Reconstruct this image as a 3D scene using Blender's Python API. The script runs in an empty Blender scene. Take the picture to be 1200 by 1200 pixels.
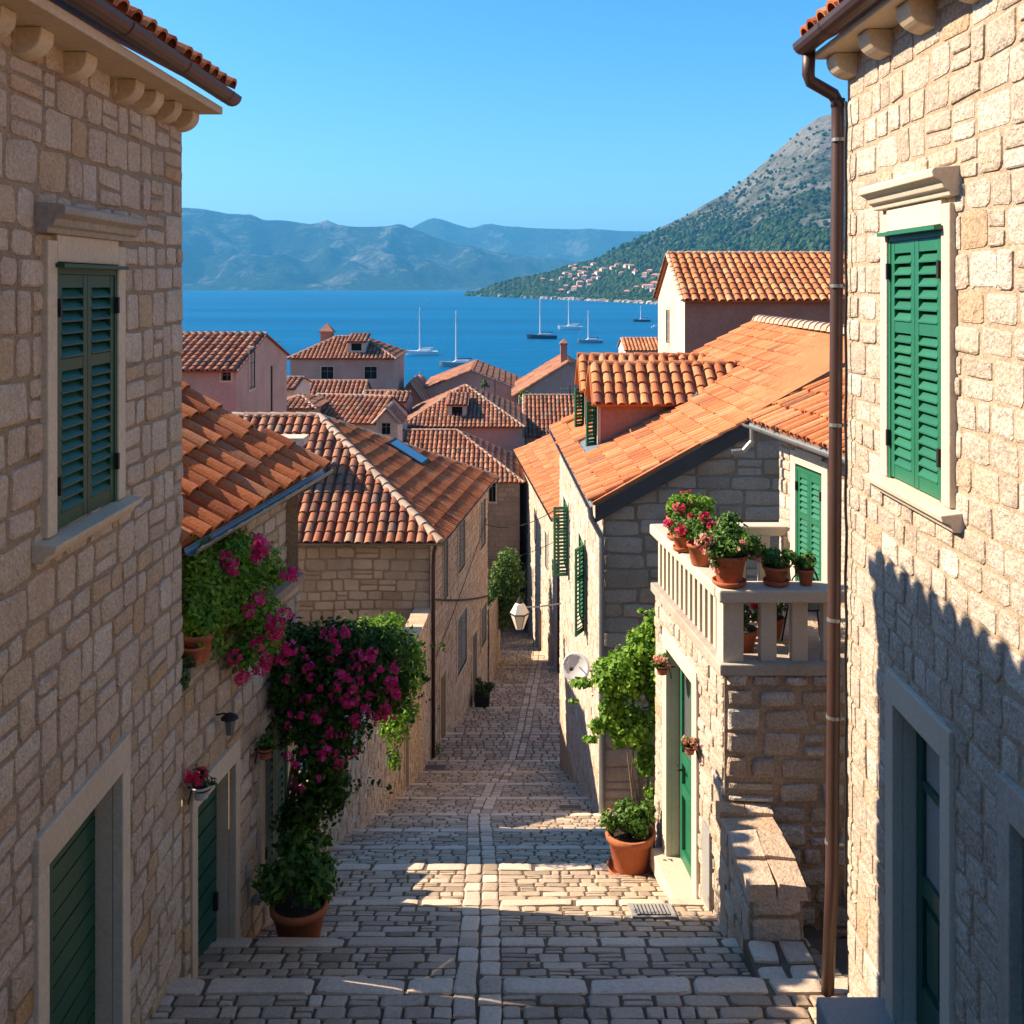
import bpy, math, random
import numpy as np
from math import sin, cos, pi, radians, sqrt, atan2
from mathutils import Vector as V

# ------------------------------------------------------------------ camera, light, exposure
S = bpy.context.scene
EYE = 32.0
cam = bpy.data.cameras.new('camera'); camo = bpy.data.objects.new('camera', cam); S.collection.objects.link(camo)
camo.location = (0, 0, EYE); camo.rotation_euler = (radians(90), 0, 0)
cam.sensor_width = 36; cam.lens = 36.0; cam.shift_y = -265/1200; cam.clip_start = 0.1; cam.clip_end = 60000
S.camera = camo
SUN = V((-4.45, .95, 3.25)).normalized()
EL = math.asin(SUN.z); ROT = atan2(SUN.x, SUN.y)
w = bpy.data.worlds.new('World'); S.world = w; w.use_nodes = True
nt = w.node_tree; bg = nt.nodes['Background']
sky = nt.nodes.new('ShaderNodeTexSky'); sky.sky_type = 'NISHITA'; sky.sun_disc = False
sky.sun_elevation = EL; sky.sun_rotation = ROT % (2*pi); sky.air_density = 1.0; sky.dust_density = 0.5; sky.ozone_density = 7.0
hs = nt.nodes.new('ShaderNodeHueSaturation'); hs.inputs['Saturation'].default_value = 1.2; hs.inputs['Hue'].default_value = .495; nt.links.new(sky.outputs[0], hs.inputs['Color']); nt.links.new(hs.outputs[0], bg.inputs[0]); bg.inputs[1].default_value = 0.08
sl = bpy.data.lights.new('sun', 'SUN'); so = bpy.data.objects.new('sun', sl); S.collection.objects.link(so)
sl.energy = 4.4; sl.angle = radians(.5); sl.color = (1, .82, .62)
so.rotation_euler = SUN.to_track_quat('Z', 'Y').to_euler(); so.location = (-40, 10, 60)
S.view_settings.view_transform = 'Standard'; S.view_settings.look = 'None'
S.view_settings.exposure = 1.62; S.view_settings.gamma = 1.0
S.cycles.use_denoising = True
S.cycles.max_bounces = 8; S.cycles.diffuse_bounces = 5; S.cycles.glossy_bounces = 2; S.cycles.transparent_max_bounces = 8
S.cycles.volume_bounces = 0; S.cycles.caustics_reflective = False; S.cycles.caustics_refractive = False

rng = random.Random(5)
def X(px, D): return (px-600)/1200*D
def Z(py, D): return EYE-(py-335)/1200*D
def interp(k, y, c=1):
    if y <= k[0][0]: return k[0][c]
    for a, b in zip(k, k[1:]):
        if y <= b[0]: return a[c]+(b[c]-a[c])*(y-a[0])/(b[0]-a[0])
    return k[-1][c]

# ------------------------------------------------------------------ mesh builder
class MB:
    def __init__(s): s.v = []; s.f = []; s.r = []; s.m = []; s.n = 0
    def add(s, vs, fs, r=None, m=0):
        n = s.n
        s.v.extend([tuple(p) for p in vs]); s.n += len(vs)
        if r is None: r = rng.random()
        for f in fs: s.f.append(tuple(i+n for i in f)); s.r.append(r); s.m.append(m)
    def build(s, name, mats, parent=None, smooth=False, bevel=0, base=None):
        me = bpy.data.meshes.new(name)
        off = V((0, 0, 0))
        if parent is not None: off = parent['_base'] if '_base' in parent else (0, 0, 0)
        elif base is not None: off = base
        arr = np.array(s.v, dtype=float).reshape(-1, 3)-np.array(tuple(off), dtype=float)
        me.from_pydata(arr.tolist(), [], s.f)
        if not isinstance(mats, (list, tuple)): mats = [mats]
        for m in mats: me.materials.append(m)
        a = me.attributes.new('rnd', 'FLOAT', 'FACE'); a.data.foreach_set('value', s.r)
        if len(mats) > 1: me.polygons.foreach_set('material_index', s.m)
        if smooth: me.polygons.foreach_set('use_smooth', [True]*len(s.f))
        me.update()
        o = bpy.data.objects.new(name, me); S.collection.objects.link(o)
        if parent is not None: o.parent = parent; o['_base'] = tuple(off)
        elif base is not None: o.location = base; o['_base'] = tuple(base)
        if bevel:
            b = o.modifiers.new('bevel', 'BEVEL'); b.width = bevel; b.segments = 2; b.limit_method = 'ANGLE'
        return o
    def box(s, a, b, r=None, m=0):
        x0, y0, z0 = a; x1, y1, z1 = b
        s.add([(x0,y0,z0),(x1,y0,z0),(x1,y1,z0),(x0,y1,z0),(x0,y0,z1),(x1,y0,z1),(x1,y1,z1),(x0,y1,z1)],
              [(3,2,1,0),(4,5,6,7),(0,1,5,4),(1,2,6,5),(2,3,7,6),(3,0,4,7)], r, m)
    def tube(s, pts, rad, seg=8, r=None, m=0, caps=True):
        pts = [V(p) for p in pts]; vs = []; fs = []
        rads = rad if isinstance(rad, (list, tuple)) else [rad]*len(pts)
        up = None
        for i, p in enumerate(pts):
            t = (pts[min(i+1, len(pts)-1)]-pts[max(i-1, 0)]).normalized()
            if up is None: up = t.orthogonal().normalized()
            up = (up-t*up.dot(t)).normalized(); sd = t.cross(up)
            for k in range(seg):
                a = 2*pi*k/seg; vs.append(p+up*(cos(a)*rads[i])+sd*(sin(a)*rads[i]))
        for i in range(len(pts)-1):
            for k in range(seg):
                k2 = (k+1) % seg; fs.append((i*seg+k, i*seg+k2, (i+1)*seg+k2, (i+1)*seg+k))
        if caps: fs.append(tuple(reversed(range(seg)))); fs.append(tuple(range((len(pts)-1)*seg, len(pts)*seg)))
        s.add(vs, fs, r, m)
    def lathe(s, c, prof, seg=20, r=None, m=0):
        vs = []; fs = []; n = len(prof)
        for (rr, z) in prof:
            for k in range(seg):
                a = 2*pi*k/seg; vs.append((c[0]+rr*cos(a), c[1]+rr*sin(a), c[2]+z))
        for i in range(n-1):
            for k in range(seg):
                k2 = (k+1) % seg; fs.append((i*seg+k, i*seg+k2, (i+1)*seg+k2, (i+1)*seg+k))
        fs.append(tuple(reversed(range(seg)))); fs.append(tuple(range((n-1)*seg, n*seg)))
        s.add(vs, fs, r, m)

class Fr:      # a vertical wall frame: u along the wall, z up, d outwards (right hand of travel)
    def __init__(s, p0, p1):
        s.p0 = V((p0[0], p0[1])); s.p1 = V((p1[0], p1[1])); s.L = (s.p1-s.p0).length
        s.u = (s.p1-s.p0)/s.L; s.n = V((s.u.y, -s.u.x))
    def P(s, u, z, d=0):
        q = s.p0+s.u*u+s.n*d; return (q.x, q.y, z)
    def U(s, px):   # u of the point of the wall line that lies on the sight line px
        k = (px-600)/1200; return (k*s.p0.y-s.p0.x)/(s.u.x-k*s.u.y)
    def box(s, mb, u0, u1, z0, z1, d0, d1, r=None, m=0):
        vs = [s.P(u, z, d) for z in (z0, z1) for (u, d) in ((u0,d0),(u0,d1),(u1,d1),(u1,d0))]
        mb.add(vs, [(0,1,2,3),(7,6,5,4),(0,4,5,1),(1,5,6,2),(2,6,7,3),(3,7,4,0)][::1], r, m)
    def extrude(s, mb, prof, u0, u1, r=None, m=0):
        n = len(prof); vs = [s.P(u0, z, d) for d, z in prof]+[s.P(u1, z, d) for d, z in prof]
        mb.add(vs, [tuple(range(n)), tuple(reversed(range(n, 2*n)))]+[(i, i+n, (i+1) % n+n, (i+1) % n) for i in range(n)], r, m)
    def offset(s, d): return Fr(s.p0+s.n*d, s.p1+s.n*d)

def wall_surface(mb, F, z0, top, holes=(), u0=0, u1=None, thick=.0):
    if u1 is None: u1 = F.L
    tl = top if isinstance(top, list) else [(u0, top), (u1, top)]
    T = lambda u: interp(tl, u)
    br = sorted({round(q, 4) for q in [u0, u1]+[h[i] for h in holes for i in (0, 1)]+[t[0] for t in tl] if u0-1e-6 <= q <= u1+1e-6})
    for a, b in zip(br, br[1:]):
        if b-a < 1e-4: continue
        mid = (a+b)/2; zs = z0
        for h in sorted([h for h in holes if h[0] < mid < h[1]], key=lambda h: h[2]):
            if h[2] > zs: mb.add([F.P(a, zs), F.P(b, zs), F.P(b, h[2]), F.P(a, h[2])], [(0,1,2,3)], .5)
            zs = h[3]
        mb.add([F.P(a, zs), F.P(b, zs), F.P(b, T(b)), F.P(a, T(a))], [(0,1,2,3)], .5)

def stone(mb, w, h, P, relief, R, n=12, hi=True):
    """one rounded stone centred at 0 with size w,h; P(a,b,d) gives its world point"""
    e = R.uniform(4.5, 13); mn = min(w, h)
    vs = []; sk = R.uniform(-.06, .06); sk2 = R.uniform(-.05, .05)
    out = []
    for k in range(n):
        t = 2*pi*(k+.5)/n; c, s_ = cos(t), sin(t)
        x = w/2*math.copysign(abs(c)**(2/e), c); y = h/2*math.copysign(abs(s_)**(2/e), s_)
        x += sk*y+R.uniform(-.045, .045)*mn; y += sk2*x+R.uniform(-.045, .045)*mn
        out.append((x, y))
    rings = [(1, -.012), (1-.05*min(1, .2/mn), relief*.62), (1-.22*min(1, .2/mn), relief)] if hi else [(1, -.01), (.86, relief)]
    for (sc, d) in rings:
        for x, y in out: vs.append(P(x*sc, y*sc, d+(R.uniform(-.12, .12)*relief if d > 0 else 0)))
    fs = []
    for i in range(len(rings)-1):
        for k in range(n):
            k2 = (k+1) % n; fs.append((i*n+k, i*n+k2, (i+1)*n+k2, (i+1)*n+k))
    b = (len(rings)-1)*n
    if hi:
        vs.append(P(R.uniform(-.1, .1)*w, R.uniform(-.1, .1)*h, relief*R.uniform(.95, 1.3))); c = len(vs)-1
        for k in range(n): fs.append((b+k, b+(k+1) % n, c))
    else: fs.append(tuple(range(b, b+n)))
    mb.add(vs, fs, R.random(), 1)

def stone_wall(mb, F, z0, top, holes=(), u0=0, u1=None, ch=(.17, .30), sw=(.16, .5), relief=.025, gap=.022, hi=True, n=12, seed=1, zmin=None, quoin=None):
    """courses of stones (material 1) over a mortar face (material 0)"""
    R = random.Random(seed)
    if u1 is None: u1 = F.L
    wall_surface(mb, F, z0, top, holes, u0, u1)
    tl = top if isinstance(top, list) else [(u0, top), (u1, top)]
    T = lambda u: interp(tl, u)
    tmax = max(t[1] for t in tl); z = z0 if zmin is None else zmin
    ph = R.uniform(0, 6)
    while z < tmax-.04:
        h = R.uniform(*ch); 
        if z+h > tmax-.06: h = tmax-z
        u = u0
        while u < u1-.02:
            wd = R.uniform(*sw)*(.8+.4*h/ch[1])
            if quoin and (u == u0) and quoin[0]: wd = R.choice([.3, .5])
            if u+wd > u1-.12: wd = u1-u
            a, b, c, d = u, u+wd, z, z+h
            u += wd
            pieces = [(a, b, c, d)]
            for H in holes:
                np_ = []
                for (a1, b1, c1, d1) in pieces:
                    if b1 <= H[0] or a1 >= H[1] or d1 <= H[2] or c1 >= H[3]: np_.append((a1, b1, c1, d1)); continue
                    if a1 < H[0]: np_.append((a1, H[0], c1, d1))
                    if b1 > H[1]: np_.append((H[1], b1, c1, d1))
                    m0, m1 = max(a1, H[0]), min(b1, H[1])
                    if c1 < H[2]: np_.append((m0, m1, c1, H[2]))
                    if d1 > H[3]: np_.append((m0, m1, H[3], d1))
                pieces = np_
            for (a1, b1, c1, d1) in pieces:
                t = min(T(a1), T(b1)); d1 = min(d1, t)
                if d1-c1 < .05 or b1-a1 < .06: continue
                if R.random() < .22 and d1-c1 > .19 and hi: 
                    mz = (c1+d1)/2+R.uniform(-.02, .02); subs = [(a1, b1, c1, mz), (a1, b1, mz, d1)]
                else: subs = [(a1, b1, c1, d1)]
                for (a2, b2, c2, d2) in subs:
                    g = gap*R.uniform(.6, 1.5)
                    cu, cz = (a2+b2)/2, (c2+d2)/2
                    wob = .02*sin(cu*1.7+ph+z) if hi else 0
                    q = lambda x, y, dd, cu=cu, cz=cz, wob=wob: F.P(cu+x, cz+y+wob, dd)
                    stone(mb, max(.04, b2-a2-g), max(.04, d2-c2-g*R.uniform(.6, 1.1)), q, relief*R.uniform(.35, 1.35), R, n, hi)
        z += h

# ------------------------------------------------------------------ roofs
def tile(mb, P, u, v0, v1, r, seg=5, lift=.035, rn=None, thick=.014):
    """one barrel tile, lower end at v0; P(u,v,d) is the roof frame"""
    vs = []
    for (v, rr, l) in ((v0, r, lift), (v1, r*.86, .004)):
        for k in range(seg+1):
            a = pi*k/seg; vs.append(P(u-cos(a)*rr, v, l+sin(a)*rr*.82))
    for k in range(seg+1):
        a = pi*k/seg; rr = r-thick; vs.append(P(u-cos(a)*rr, v0, lift-.004+sin(a)*rr*.76))
    m = seg+1; fs = []
    for k in range(seg):
        fs.append((k, k+1, m+k+1, m+k)); fs.append((2*m+k, 2*m+k+1, k+1, k))
    mb.add(vs, fs, rn)

def vrange(poly, u):
    vs = []
    n = len(poly)
    for i in range(n):
        (a, b), (c, d) = poly[i], poly[(i+1) % n]
        if (a-u)*(c-u) <= 0 and a != c: vs.append(b+(d-b)*(u-a)/(c-a))
    return (min(vs), max(vs)) if len(vs) >= 2 else None

def block(mb, cx, cy, z0, z1, w, d, R, m=1, jit=.015):
    j = lambda: R.uniform(-jit, jit); vs = []
    for z, k in ((z0, 1), (z1, .97)):
        for a, b in ((-1, -1), (1, -1), (1, 1), (-1, 1)): vs.append((cx+a*w/2*k+j(), cy+b*d/2*k+j(), z+(j() if z == z1 else 0)))
    mb.add(vs, [(3, 2, 1, 0), (4, 5, 6, 7), (0, 1, 5, 4), (1, 2, 6, 5), (2, 3, 7, 6), (3, 0, 4, 7)], R.random(), m)
def tile_plane(mb, pts, pitch=.26, row=.36, seg=5, over=.06, seed=1, holes=(), jit=.012, sheet=True, tiles=True, R=None, thick=.06):
    """pts: 3D polygon, pts[0]->pts[1] is the eave"""
    R = R or random.Random(seed)
    p = [V(q) for q in pts]; U = (p[1]-p[0]); L = U.length; U /= L
    N = (p[1]-p[0]).cross(p[2]-p[0]).normalized()
    if N.z < 0: N = -N
    W = N.cross(U).normalized()
    if W.z < 0: W = -W
    P = lambda u, v, d: p[0]+U*u+W*v+N*d
    poly = [((q-p[0]).dot(U), (q-p[0]).dot(W)) for q in p]
    if sheet:
        n = len(p); vs = [q for q in p]+[q-N*thick for q in p]
        mb.add(vs, [tuple(range(n)), tuple(reversed(range(n, 2*n)))]+[(i, (i+1) % n, (i+1) % n+n, i+n) for i in range(n)], .15)
    if not tiles: return P
    us = [q[0] for q in poly]; u = min(us)+pitch*.5
    while u < max(us):
        rg = vrange(poly, u)
        if rg and rg[1]-rg[0] > .08:
            v = rg[0]-over+R.uniform(-jit, jit)
            while v < rg[1]-.05:
                v1 = min(v+row*1.18, rg[1]+.02)
                skip = any(h[0] < u < h[1] and h[2] < v+row*.6 < h[3] for h in holes)
                if not skip: sl = R.random(); tile(mb, P, u+R.uniform(-jit, jit), v-(.06 if sl < .02 else R.uniform(-.008, .012)), v1, pitch*R.uniform(.385, .415), seg, .028+R.uniform(0, .014), R.random())
                # channel tile under lip
                v += row
        u += pitch
    return P

def ridge(mb, a, b, r=.11, l=.38, seg=6, R=None):
    R = R or rng
    a, b = V(a), V(b); t = b-a; L = t.length; t /= L; sd = t.cross(V((0, 0, 1))).normalized(); up = sd.cross(t).normalized()
    s_ = 0
    while s_ < L-.05:
        e = min(s_+l*1.12, L); rn = R.random(); vs = []
        for (q, rr, h) in ((s_, r, .02), (e, r*.88, 0)):
            for k in range(seg+1):
                an = pi*k/seg; vs.append(a+t*q+sd*(cos(an)*rr)+up*(sin(an)*rr+h-.03))
        mb.add(vs, [(k, k+1, seg+1+k+1, seg+1+k) for k in range(seg)]+[tuple(range(seg+1))], rn); s_ += l

def halfpipe(mb, a, b, r=.07, seg=8, th=.006, m=0):
    a, b = V(a), V(b); t = (b-a).normalized(); sd = t.cross(V((0, 0, 1))).normalized()
    vs = []
    for q in (a, b):
        for rr in (r, r-th):
            for k in range(seg+1):
                an = pi*k/seg; vs.append(q+sd*(cos(an)*rr)+V((0, 0, -sin(an)*rr)))
    n = seg+1; fs = []
    for k in range(seg):
        fs += [(k, k+1, 2*n+k+1, 2*n+k), (n+k, 3*n+k, 3*n+k+1, n+k+1)]
    fs += [tuple(list(range(n))+list(range(2*n-1, n-1, -1))), tuple(list(range(2*n, 3*n))+list(range(4*n-1, 3*n-1, -1))), (0, 2*n, 3*n, n), (n-1, 2*n-1, 4*n-1, 3*n-1)]
    mb.add(vs, fs, .5, m)
    # joints
    L = (b-a).length; q = .6
    while q < L:
        for rr in (r+.004,):
            vs = []
            for e in (q, q+.025):
                for k in range(seg+1):
                    an = pi*k/seg; vs.append(a+t*e+sd*(cos(an)*rr)+V((0, 0, -sin(an)*rr)))
            mb.add(vs, [(k, k+1, n+k+1, n+k) for k in range(seg)], .9, m)
        q += 1.0

# ------------------------------------------------------------------ foliage
def leaf_mass(mb, blobs, n, size, R, shape=.55, fold=.25, shell=.45, droop=.2, m=0):
    """n leaf-sized folded faces spread through ellipsoid clumps (centre, radii)"""
    wts = [b[1][0]*b[1][1]*b[1][2] for b in blobs]
    wts = [w_**.75 for w_ in wts]
    sel = R.choices(range(len(blobs)), wts, k=n)
    for i in sel:
        c, r = blobs[i]
        d = V((R.gauss(0, 1), R.gauss(0, 1), R.gauss(0, 1))).normalized()
        q = R.random()**shell
        q *= 1+.18*sin(d.x*7+i*3)*sin(d.z*6+i)+R.uniform(-.08, .12)
        p = V((c[0]+d.x*r[0]*q, c[1]+d.y*r[1]*q, c[2]+d.z*r[2]*q))
        nrm = (d+V((R.gauss(0, .55), R.gauss(0, .55), R.gauss(.35, .5)))).normalized()
        t = nrm.orthogonal().normalized(); t.rotate(__import__('mathutils').Quaternion(nrm, R.uniform(0, 2*pi)))
        t.z -= droop; t = (t-nrm*t.dot(nrm)).normalized(); s_ = t.cross(nrm); L = size*R.uniform(.6, 1.35); w_ = L*shape*.5
        mb.add([p-t*L*.5, p-s_*w_-nrm*L*fold*.3+t*L*.02, p+t*L*.5-nrm*L*fold*.3, p+s_*w_-nrm*L*fold*.3+t*L*.02], [(0, 1, 2, 3)] if fold == 0 else [(0, 1, 2), (0, 2, 3)], R.random(), m)

def bloom(mb, c, r, n, ps, R, m=0):
    """a cluster of small open flowers"""
    c = V(c); Q = __import__('mathutils').Quaternion
    for _ in range(n):
        d = V((R.gauss(0, 1), R.gauss(-.35, 1), R.gauss(.25, 1))).normalized(); p = c+d*r*R.uniform(.55, 1)
        nrm = (d+V((R.gauss(0, .3), R.gauss(0, .3), R.gauss(0, .3)))).normalized(); t0 = nrm.orthogonal().normalized(); rn = R.random()
        for k in range(4):
            t = t0.copy(); t.rotate(Q(nrm, 2*pi*k/4)); s_ = t.cross(nrm)
            mb.add([p, p+t*ps*.6-s_*ps*.45+nrm*ps*.25, p+t*ps+nrm*ps*.3, p+t*ps*.6+s_*ps*.45+nrm*ps*.25], [(0, 1, 2, 3)], rn, m)

# ------------------------------------------------------------------ naming
def thing(name, label, cat, base, group=None, kind=None):
    o = bpy.data.objects.new(name, None); S.collection.objects.link(o); o.location = base; o['_base'] = tuple(base)
    o.empty_display_size = .2; o['label'] = label; o['category'] = cat
    if group: o['group'] = group
    return o
def tag(o, label, cat, group=None, kind=None):
    o['label'] = label; o['category'] = cat
    if group: o['group'] = group
    if kind: o['kind'] = kind
    return o
def struct(o): o['kind'] = 'structure'; return o

# ------------------------------------------------------------------ materials
def ramp(nt, stops, inp, mode='LINEAR'):
    r = nt.nodes.new('ShaderNodeValToRGB'); r.color_ramp.interpolation = mode; e = r.color_ramp.elements
    while len(e) < len(stops): e.new(.5)
    for el, (p, c) in zip(e, stops): el.position = p; el.color = (*c, 1) if len(c) == 3 else c
    nt.links.new(inp, r.inputs[0]); return r.outputs[0]
def noise(nt, scale, detail=4, rough=.55, vec=None, dim='3D'):
    n = nt.nodes.new('ShaderNodeTexNoise'); n.inputs['Scale'].default_value = scale; n.inputs['Detail'].default_value = detail; n.inputs['Roughness'].default_value = rough
    if vec is not None: nt.links.new(vec, n.inputs['Vector'])
    return n.outputs['Fac']
def mixc(nt, a, b, fac, mode='MIX'):
    m = nt.nodes.new('ShaderNodeMix'); m.data_type = 'RGBA'; m.blend_type = mode
    for sock, val in ((m.inputs[0], fac), (m.inputs[6], a), (m.inputs[7], b)):
        if isinstance(val, (int, float)): sock.default_value = val
        elif isinstance(val, tuple): sock.default_value = (*val, 1)
        else: nt.links.new(val, sock)
    return m.outputs[2]
def bump(nt, bs, hts, dist=.01):
    prev = None
    for h, st, di in hts:
        b = nt.nodes.new('ShaderNodeBump'); b.inputs['Strength'].default_value = st; b.inputs['Distance'].default_value = di
        nt.links.new(h, b.inputs['Height'])
        if prev: nt.links.new(prev, b.inputs['Normal'])
        prev = b.outputs[0]
    nt.links.new(prev, bs.inputs['Normal'])
def mat(name, stops, rough=.85, fine=(28, .35), blotch=(1.6, .3), dark=(.45, .4, .35), fbump=(30, .5, .01), fb2=None, metal=0, spec=.3, stain=None, transl=None, coat=0):
    m = bpy.data.materials.new(name); m.use_nodes = True; nt = m.node_tree; bs = nt.nodes['Principled BSDF']
    tc = nt.nodes.new('ShaderNodeTexCoord').outputs['Object']
    at = nt.nodes.new('ShaderNodeAttribute'); at.attribute_name = 'rnd'
    c = ramp(nt, stops, at.outputs['Fac']) if len(stops) > 1 else stops[0][1]
    if blotch:
        f = ramp(nt, [(.35, (0, 0, 0)), (.7, (1, 1, 1))], noise(nt, blotch[0], 5, .6, tc))
        mm = nt.nodes.new('ShaderNodeMath'); mm.operation = 'MULTIPLY'; mm.inputs[1].default_value = blotch[1]; nt.links.new(f, mm.inputs[0])
        c = mixc(nt, c, dark, mm.outputs[0], 'MULTIPLY')
    if fine:
        f = ramp(nt, [(.3, (1-fine[1],)*3), (.65, (1.0,)*3)], noise(nt, fine[0], 6, .7, tc))
        c = mixc(nt, c, f, 1.0, 'MULTIPLY')
    if stain:
        f = ramp(nt, [(.58, (0, 0, 0)), (.72, (1, 1, 1))], noise(nt, stain[0], 6, .65, tc))
        mm = nt.nodes.new('ShaderNodeMath'); mm.operation = 'MULTIPLY'; mm.inputs[1].default_value = stain[1]; nt.links.new(f, mm.inputs[0])
        c = mixc(nt, c, stain[2], mm.outputs[0])
    if isinstance(c, tuple): bs.inputs['Base Color'].default_value = (*c, 1)
    else: nt.links.new(c, bs.inputs['Base Color'])
    bs.inputs['Roughness'].default_value = rough; bs.inputs['Metallic'].default_value = metal; bs.inputs['Specular IOR Level'].default_value = spec
    if fbump:
        hts = [(noise(nt, fbump[0], 8, .65, tc), fbump[1], fbump[2])]
        if fb2: hts.append((noise(nt, fb2[0], 5, .6, tc), fb2[1], fb2[2]))
        bump(nt, bs, hts)
    if transl:
        tr = nt.nodes.new('ShaderNodeBsdfTranslucent'); mx = nt.nodes.new('ShaderNodeMixShader'); mx.inputs[0].default_value = transl
        if isinstance(c, tuple): tr.inputs[0].default_value = (*c, 1)
        else: nt.links.new(c, tr.inputs[0])
        nt.links.new(bs.outputs[0], mx.inputs[1]); nt.links.new(tr.outputs[0], mx.inputs[2])
        nt.links.new(mx.outputs[0], nt.nodes['Material Output'].inputs[0])
    return m

M = {}
M['mortar'] = mat('mortar', [(0, (.50, .36, .235))], .95, (40, .45), (1.2, .5), fbump=(38, 1.0, .02), fb2=(9, .7, .03))
st_warm = [(0, (.68, .48, .32)), (.2, (.82, .63, .45)), (.42, (.76, .565, .41)), (.6, (.85, .69, .52)), (.78, (.78, .59, .42)), (.95, (.75, .51, .30)), (1, (.74, .44, .20))]
M['stone'] = mat('stone', st_warm, .9, (45, .4), (3.2, .45), (.62, .52, .44), fbump=(55, .9, .02), fb2=(14, .8, .04), stain=(24, .55, (.30, .22, .16)))
st_lite = [(0, (.60, .50, .40)), (.3, (.72, .62, .51)), (.6, (.67, .56, .45)), (.85, (.80, .73, .63)), (.96, (.68, .54, .40)), (1, (.66, .46, .30))]
M['stone_light'] = mat('stone_light', st_lite, .9, (40, .5), (3.5, .45), (.66, .54, .42), fbump=(46, 1.0, .02), fb2=(12, .9, .045), stain=(30, .8, (.32, .24, .17)))
M['mortar_light'] = mat('mortar_light', [(0, (.54, .42, .30))], .95, (36, .45), (2.2, .4), (.7, .55, .42), fbump=(34, 1.0, .02), fb2=(8, .8, .03), stain=(26, .45, (.28, .22, .16)))
st_grey = [(0, (.42, .32, .22)), (.3, (.58, .46, .33)), (.6, (.50, .40, .29)), (.85, (.64, .51, .37)), (1, (.56, .40, .25))]
M['stone_grey'] = mat('stone_grey', st_grey, .92, (38, .4), (1.1, .6), (.5, .48, .46), fbump=(36, .9, .014), fb2=(10, .6, .02), stain=(6, .4, (.18, .15, .12)))
M['mortar_grey'] = mat('mortar_grey', [(0, (.40, .30, .20))], .95, (36, .4), (1.4, .5), fbump=(30, .9, .02))
M['stone_pink'] = mat('stone_pink', [(0, (.34, .25, .21)), (.5, (.44, .33, .27)), (1, (.38, .29, .24))], .92, (30, .4), (1.2, .4), fbump=(26, .8, .015))
M['cobble'] = mat('cobble', [(0, (.33, .25, .17)), (.3, (.52, .40, .285)), (.6, (.63, .495, .355)), (.8, (.43, .34, .245)), (1, (.71, .57, .42))], .72, (40, .3), (1.0, .5), (.55, .48, .42), fbump=(42, .6, .01), spec=.4, stain=(7, .35, (.2, .16, .12)))
M['cobble_joint'] = mat('cobble_joint', [(0, (.19, .14, .095))], .95, (50, .4), (1.5, .4), fbump=(40, .9, .02))
M['nosing'] = mat('nosing', [(0, (.60, .47, .345)), (.5, (.70, .56, .42)), (1, (.76, .62, .47))], .7, (34, .3), (1.4, .4), (.6, .52, .45), fbump=(36, .5, .01), spec=.4)
M['trim'] = mat('dressed_stone', [(0, (.62, .48, .33)), (1, (.70, .56, .40))], .85, (36, .22), (1.1, .35), (.72, .6, .48), fbump=(60, .4, .006), stain=(5, .25, (.36, .29, .22)))
M['trim_light'] = mat('dressed_stone_light', [(0, (.58, .49, .38)), (1, (.64, .55, .43))], .85, (36, .18), (1.3, .3), (.76, .66, .54), fbump=(60, .4, .006), stain=(6, .2, (.45, .38, .3)))
M['trim_grey'] = mat('dressed_stone_grey', [(0, (.44, .38, .31)), (1, (.52, .45, .37))], .85, (30, .3), (1.4, .55), (.5, .44, .38), fbump=(40, .6, .01), stain=(7, .45, (.24, .2, .16)))
t_or = [(0, (.36, .10, .035)), (.25, (.52, .155, .05)), (.5, (.60, .21, .075)), (.75, (.55, .16, .05)), (.92, (.63, .27, .12)), (1, (.24, .10, .06))]
M['tile'] = mat('terracotta_tile', t_or, .85, (30, .35), (2.2, .45), (.55, .42, .36), fbump=(45, .5, .008), stain=(9, .3, (.27, .15, .09)))
t_old = [(0, (.17, .09, .06)), (.2, (.36, .13, .07)), (.45, (.50, .20, .10)), (.6, (.34, .17, .11)), (.8, (.54, .24, .13)), (.93, (.24, .16, .12)), (1, (.56, .33, .2))]
M['tile_old'] = mat('weathered_tile', t_old, .88, (30, .4), (2.5, .5), (.5, .42, .38), fbump=(45, .6, .01), stain=(12, .4, (.2, .14, .1)))
M['tile_far'] = mat('roof_tile_far', [(0, (.34, .13, .07)), (.4, (.50, .22, .12)), (.8, (.56, .27, .15)), (1, (.44, .25, .17))], .88, (6, .3), (.6, .5), (.6, .5, .45), fbump=None)
M['hip'] = mat('pale_ridge_tile', [(0, (.48, .33, .23)), (.5, (.62, .48, .36)), (1, (.54, .34, .22))], .9, (30, .35), (4, .4), fbump=(40, .6, .01))
M['tile_lite'] = mat('new_terracotta_tile', [(0, (.50, .165, .06)), (.3, (.62, .22, .08)), (.6, (.68, .27, .105)), (.85, (.72, .34, .16)), (.96, (.54, .19, .08)), (1, (.36, .15, .08))], .85, (26, .35), (1.1, .5), (.62, .5, .45), fbump=(40, .5, .008), stain=(5, .45, (.34, .2, .13)))
M['pink'] = mat('pink_plaster', [(0, (.56, .37, .29))], .92, (12, .25), (.9, .5), (.68, .55, .48), fbump=(20, .4, .01), stain=(1.4, .6, (.33, .25, .2)))
M['rose'] = mat('rose_plaster', [(0, (.50, .23, .15))], .92, (12, .25), (.9, .5), (.62, .5, .45), fbump=(20, .4, .01), stain=(1.6, .6, (.3, .18, .13)))
M['cream'] = mat('cream_plaster', [(0, (.66, .54, .42))], .92, (12, .25), (.9, .4), (.7, .58, .48), fbump=(20, .4, .01), stain=(1.6, .55, (.42, .33, .25)))
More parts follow.
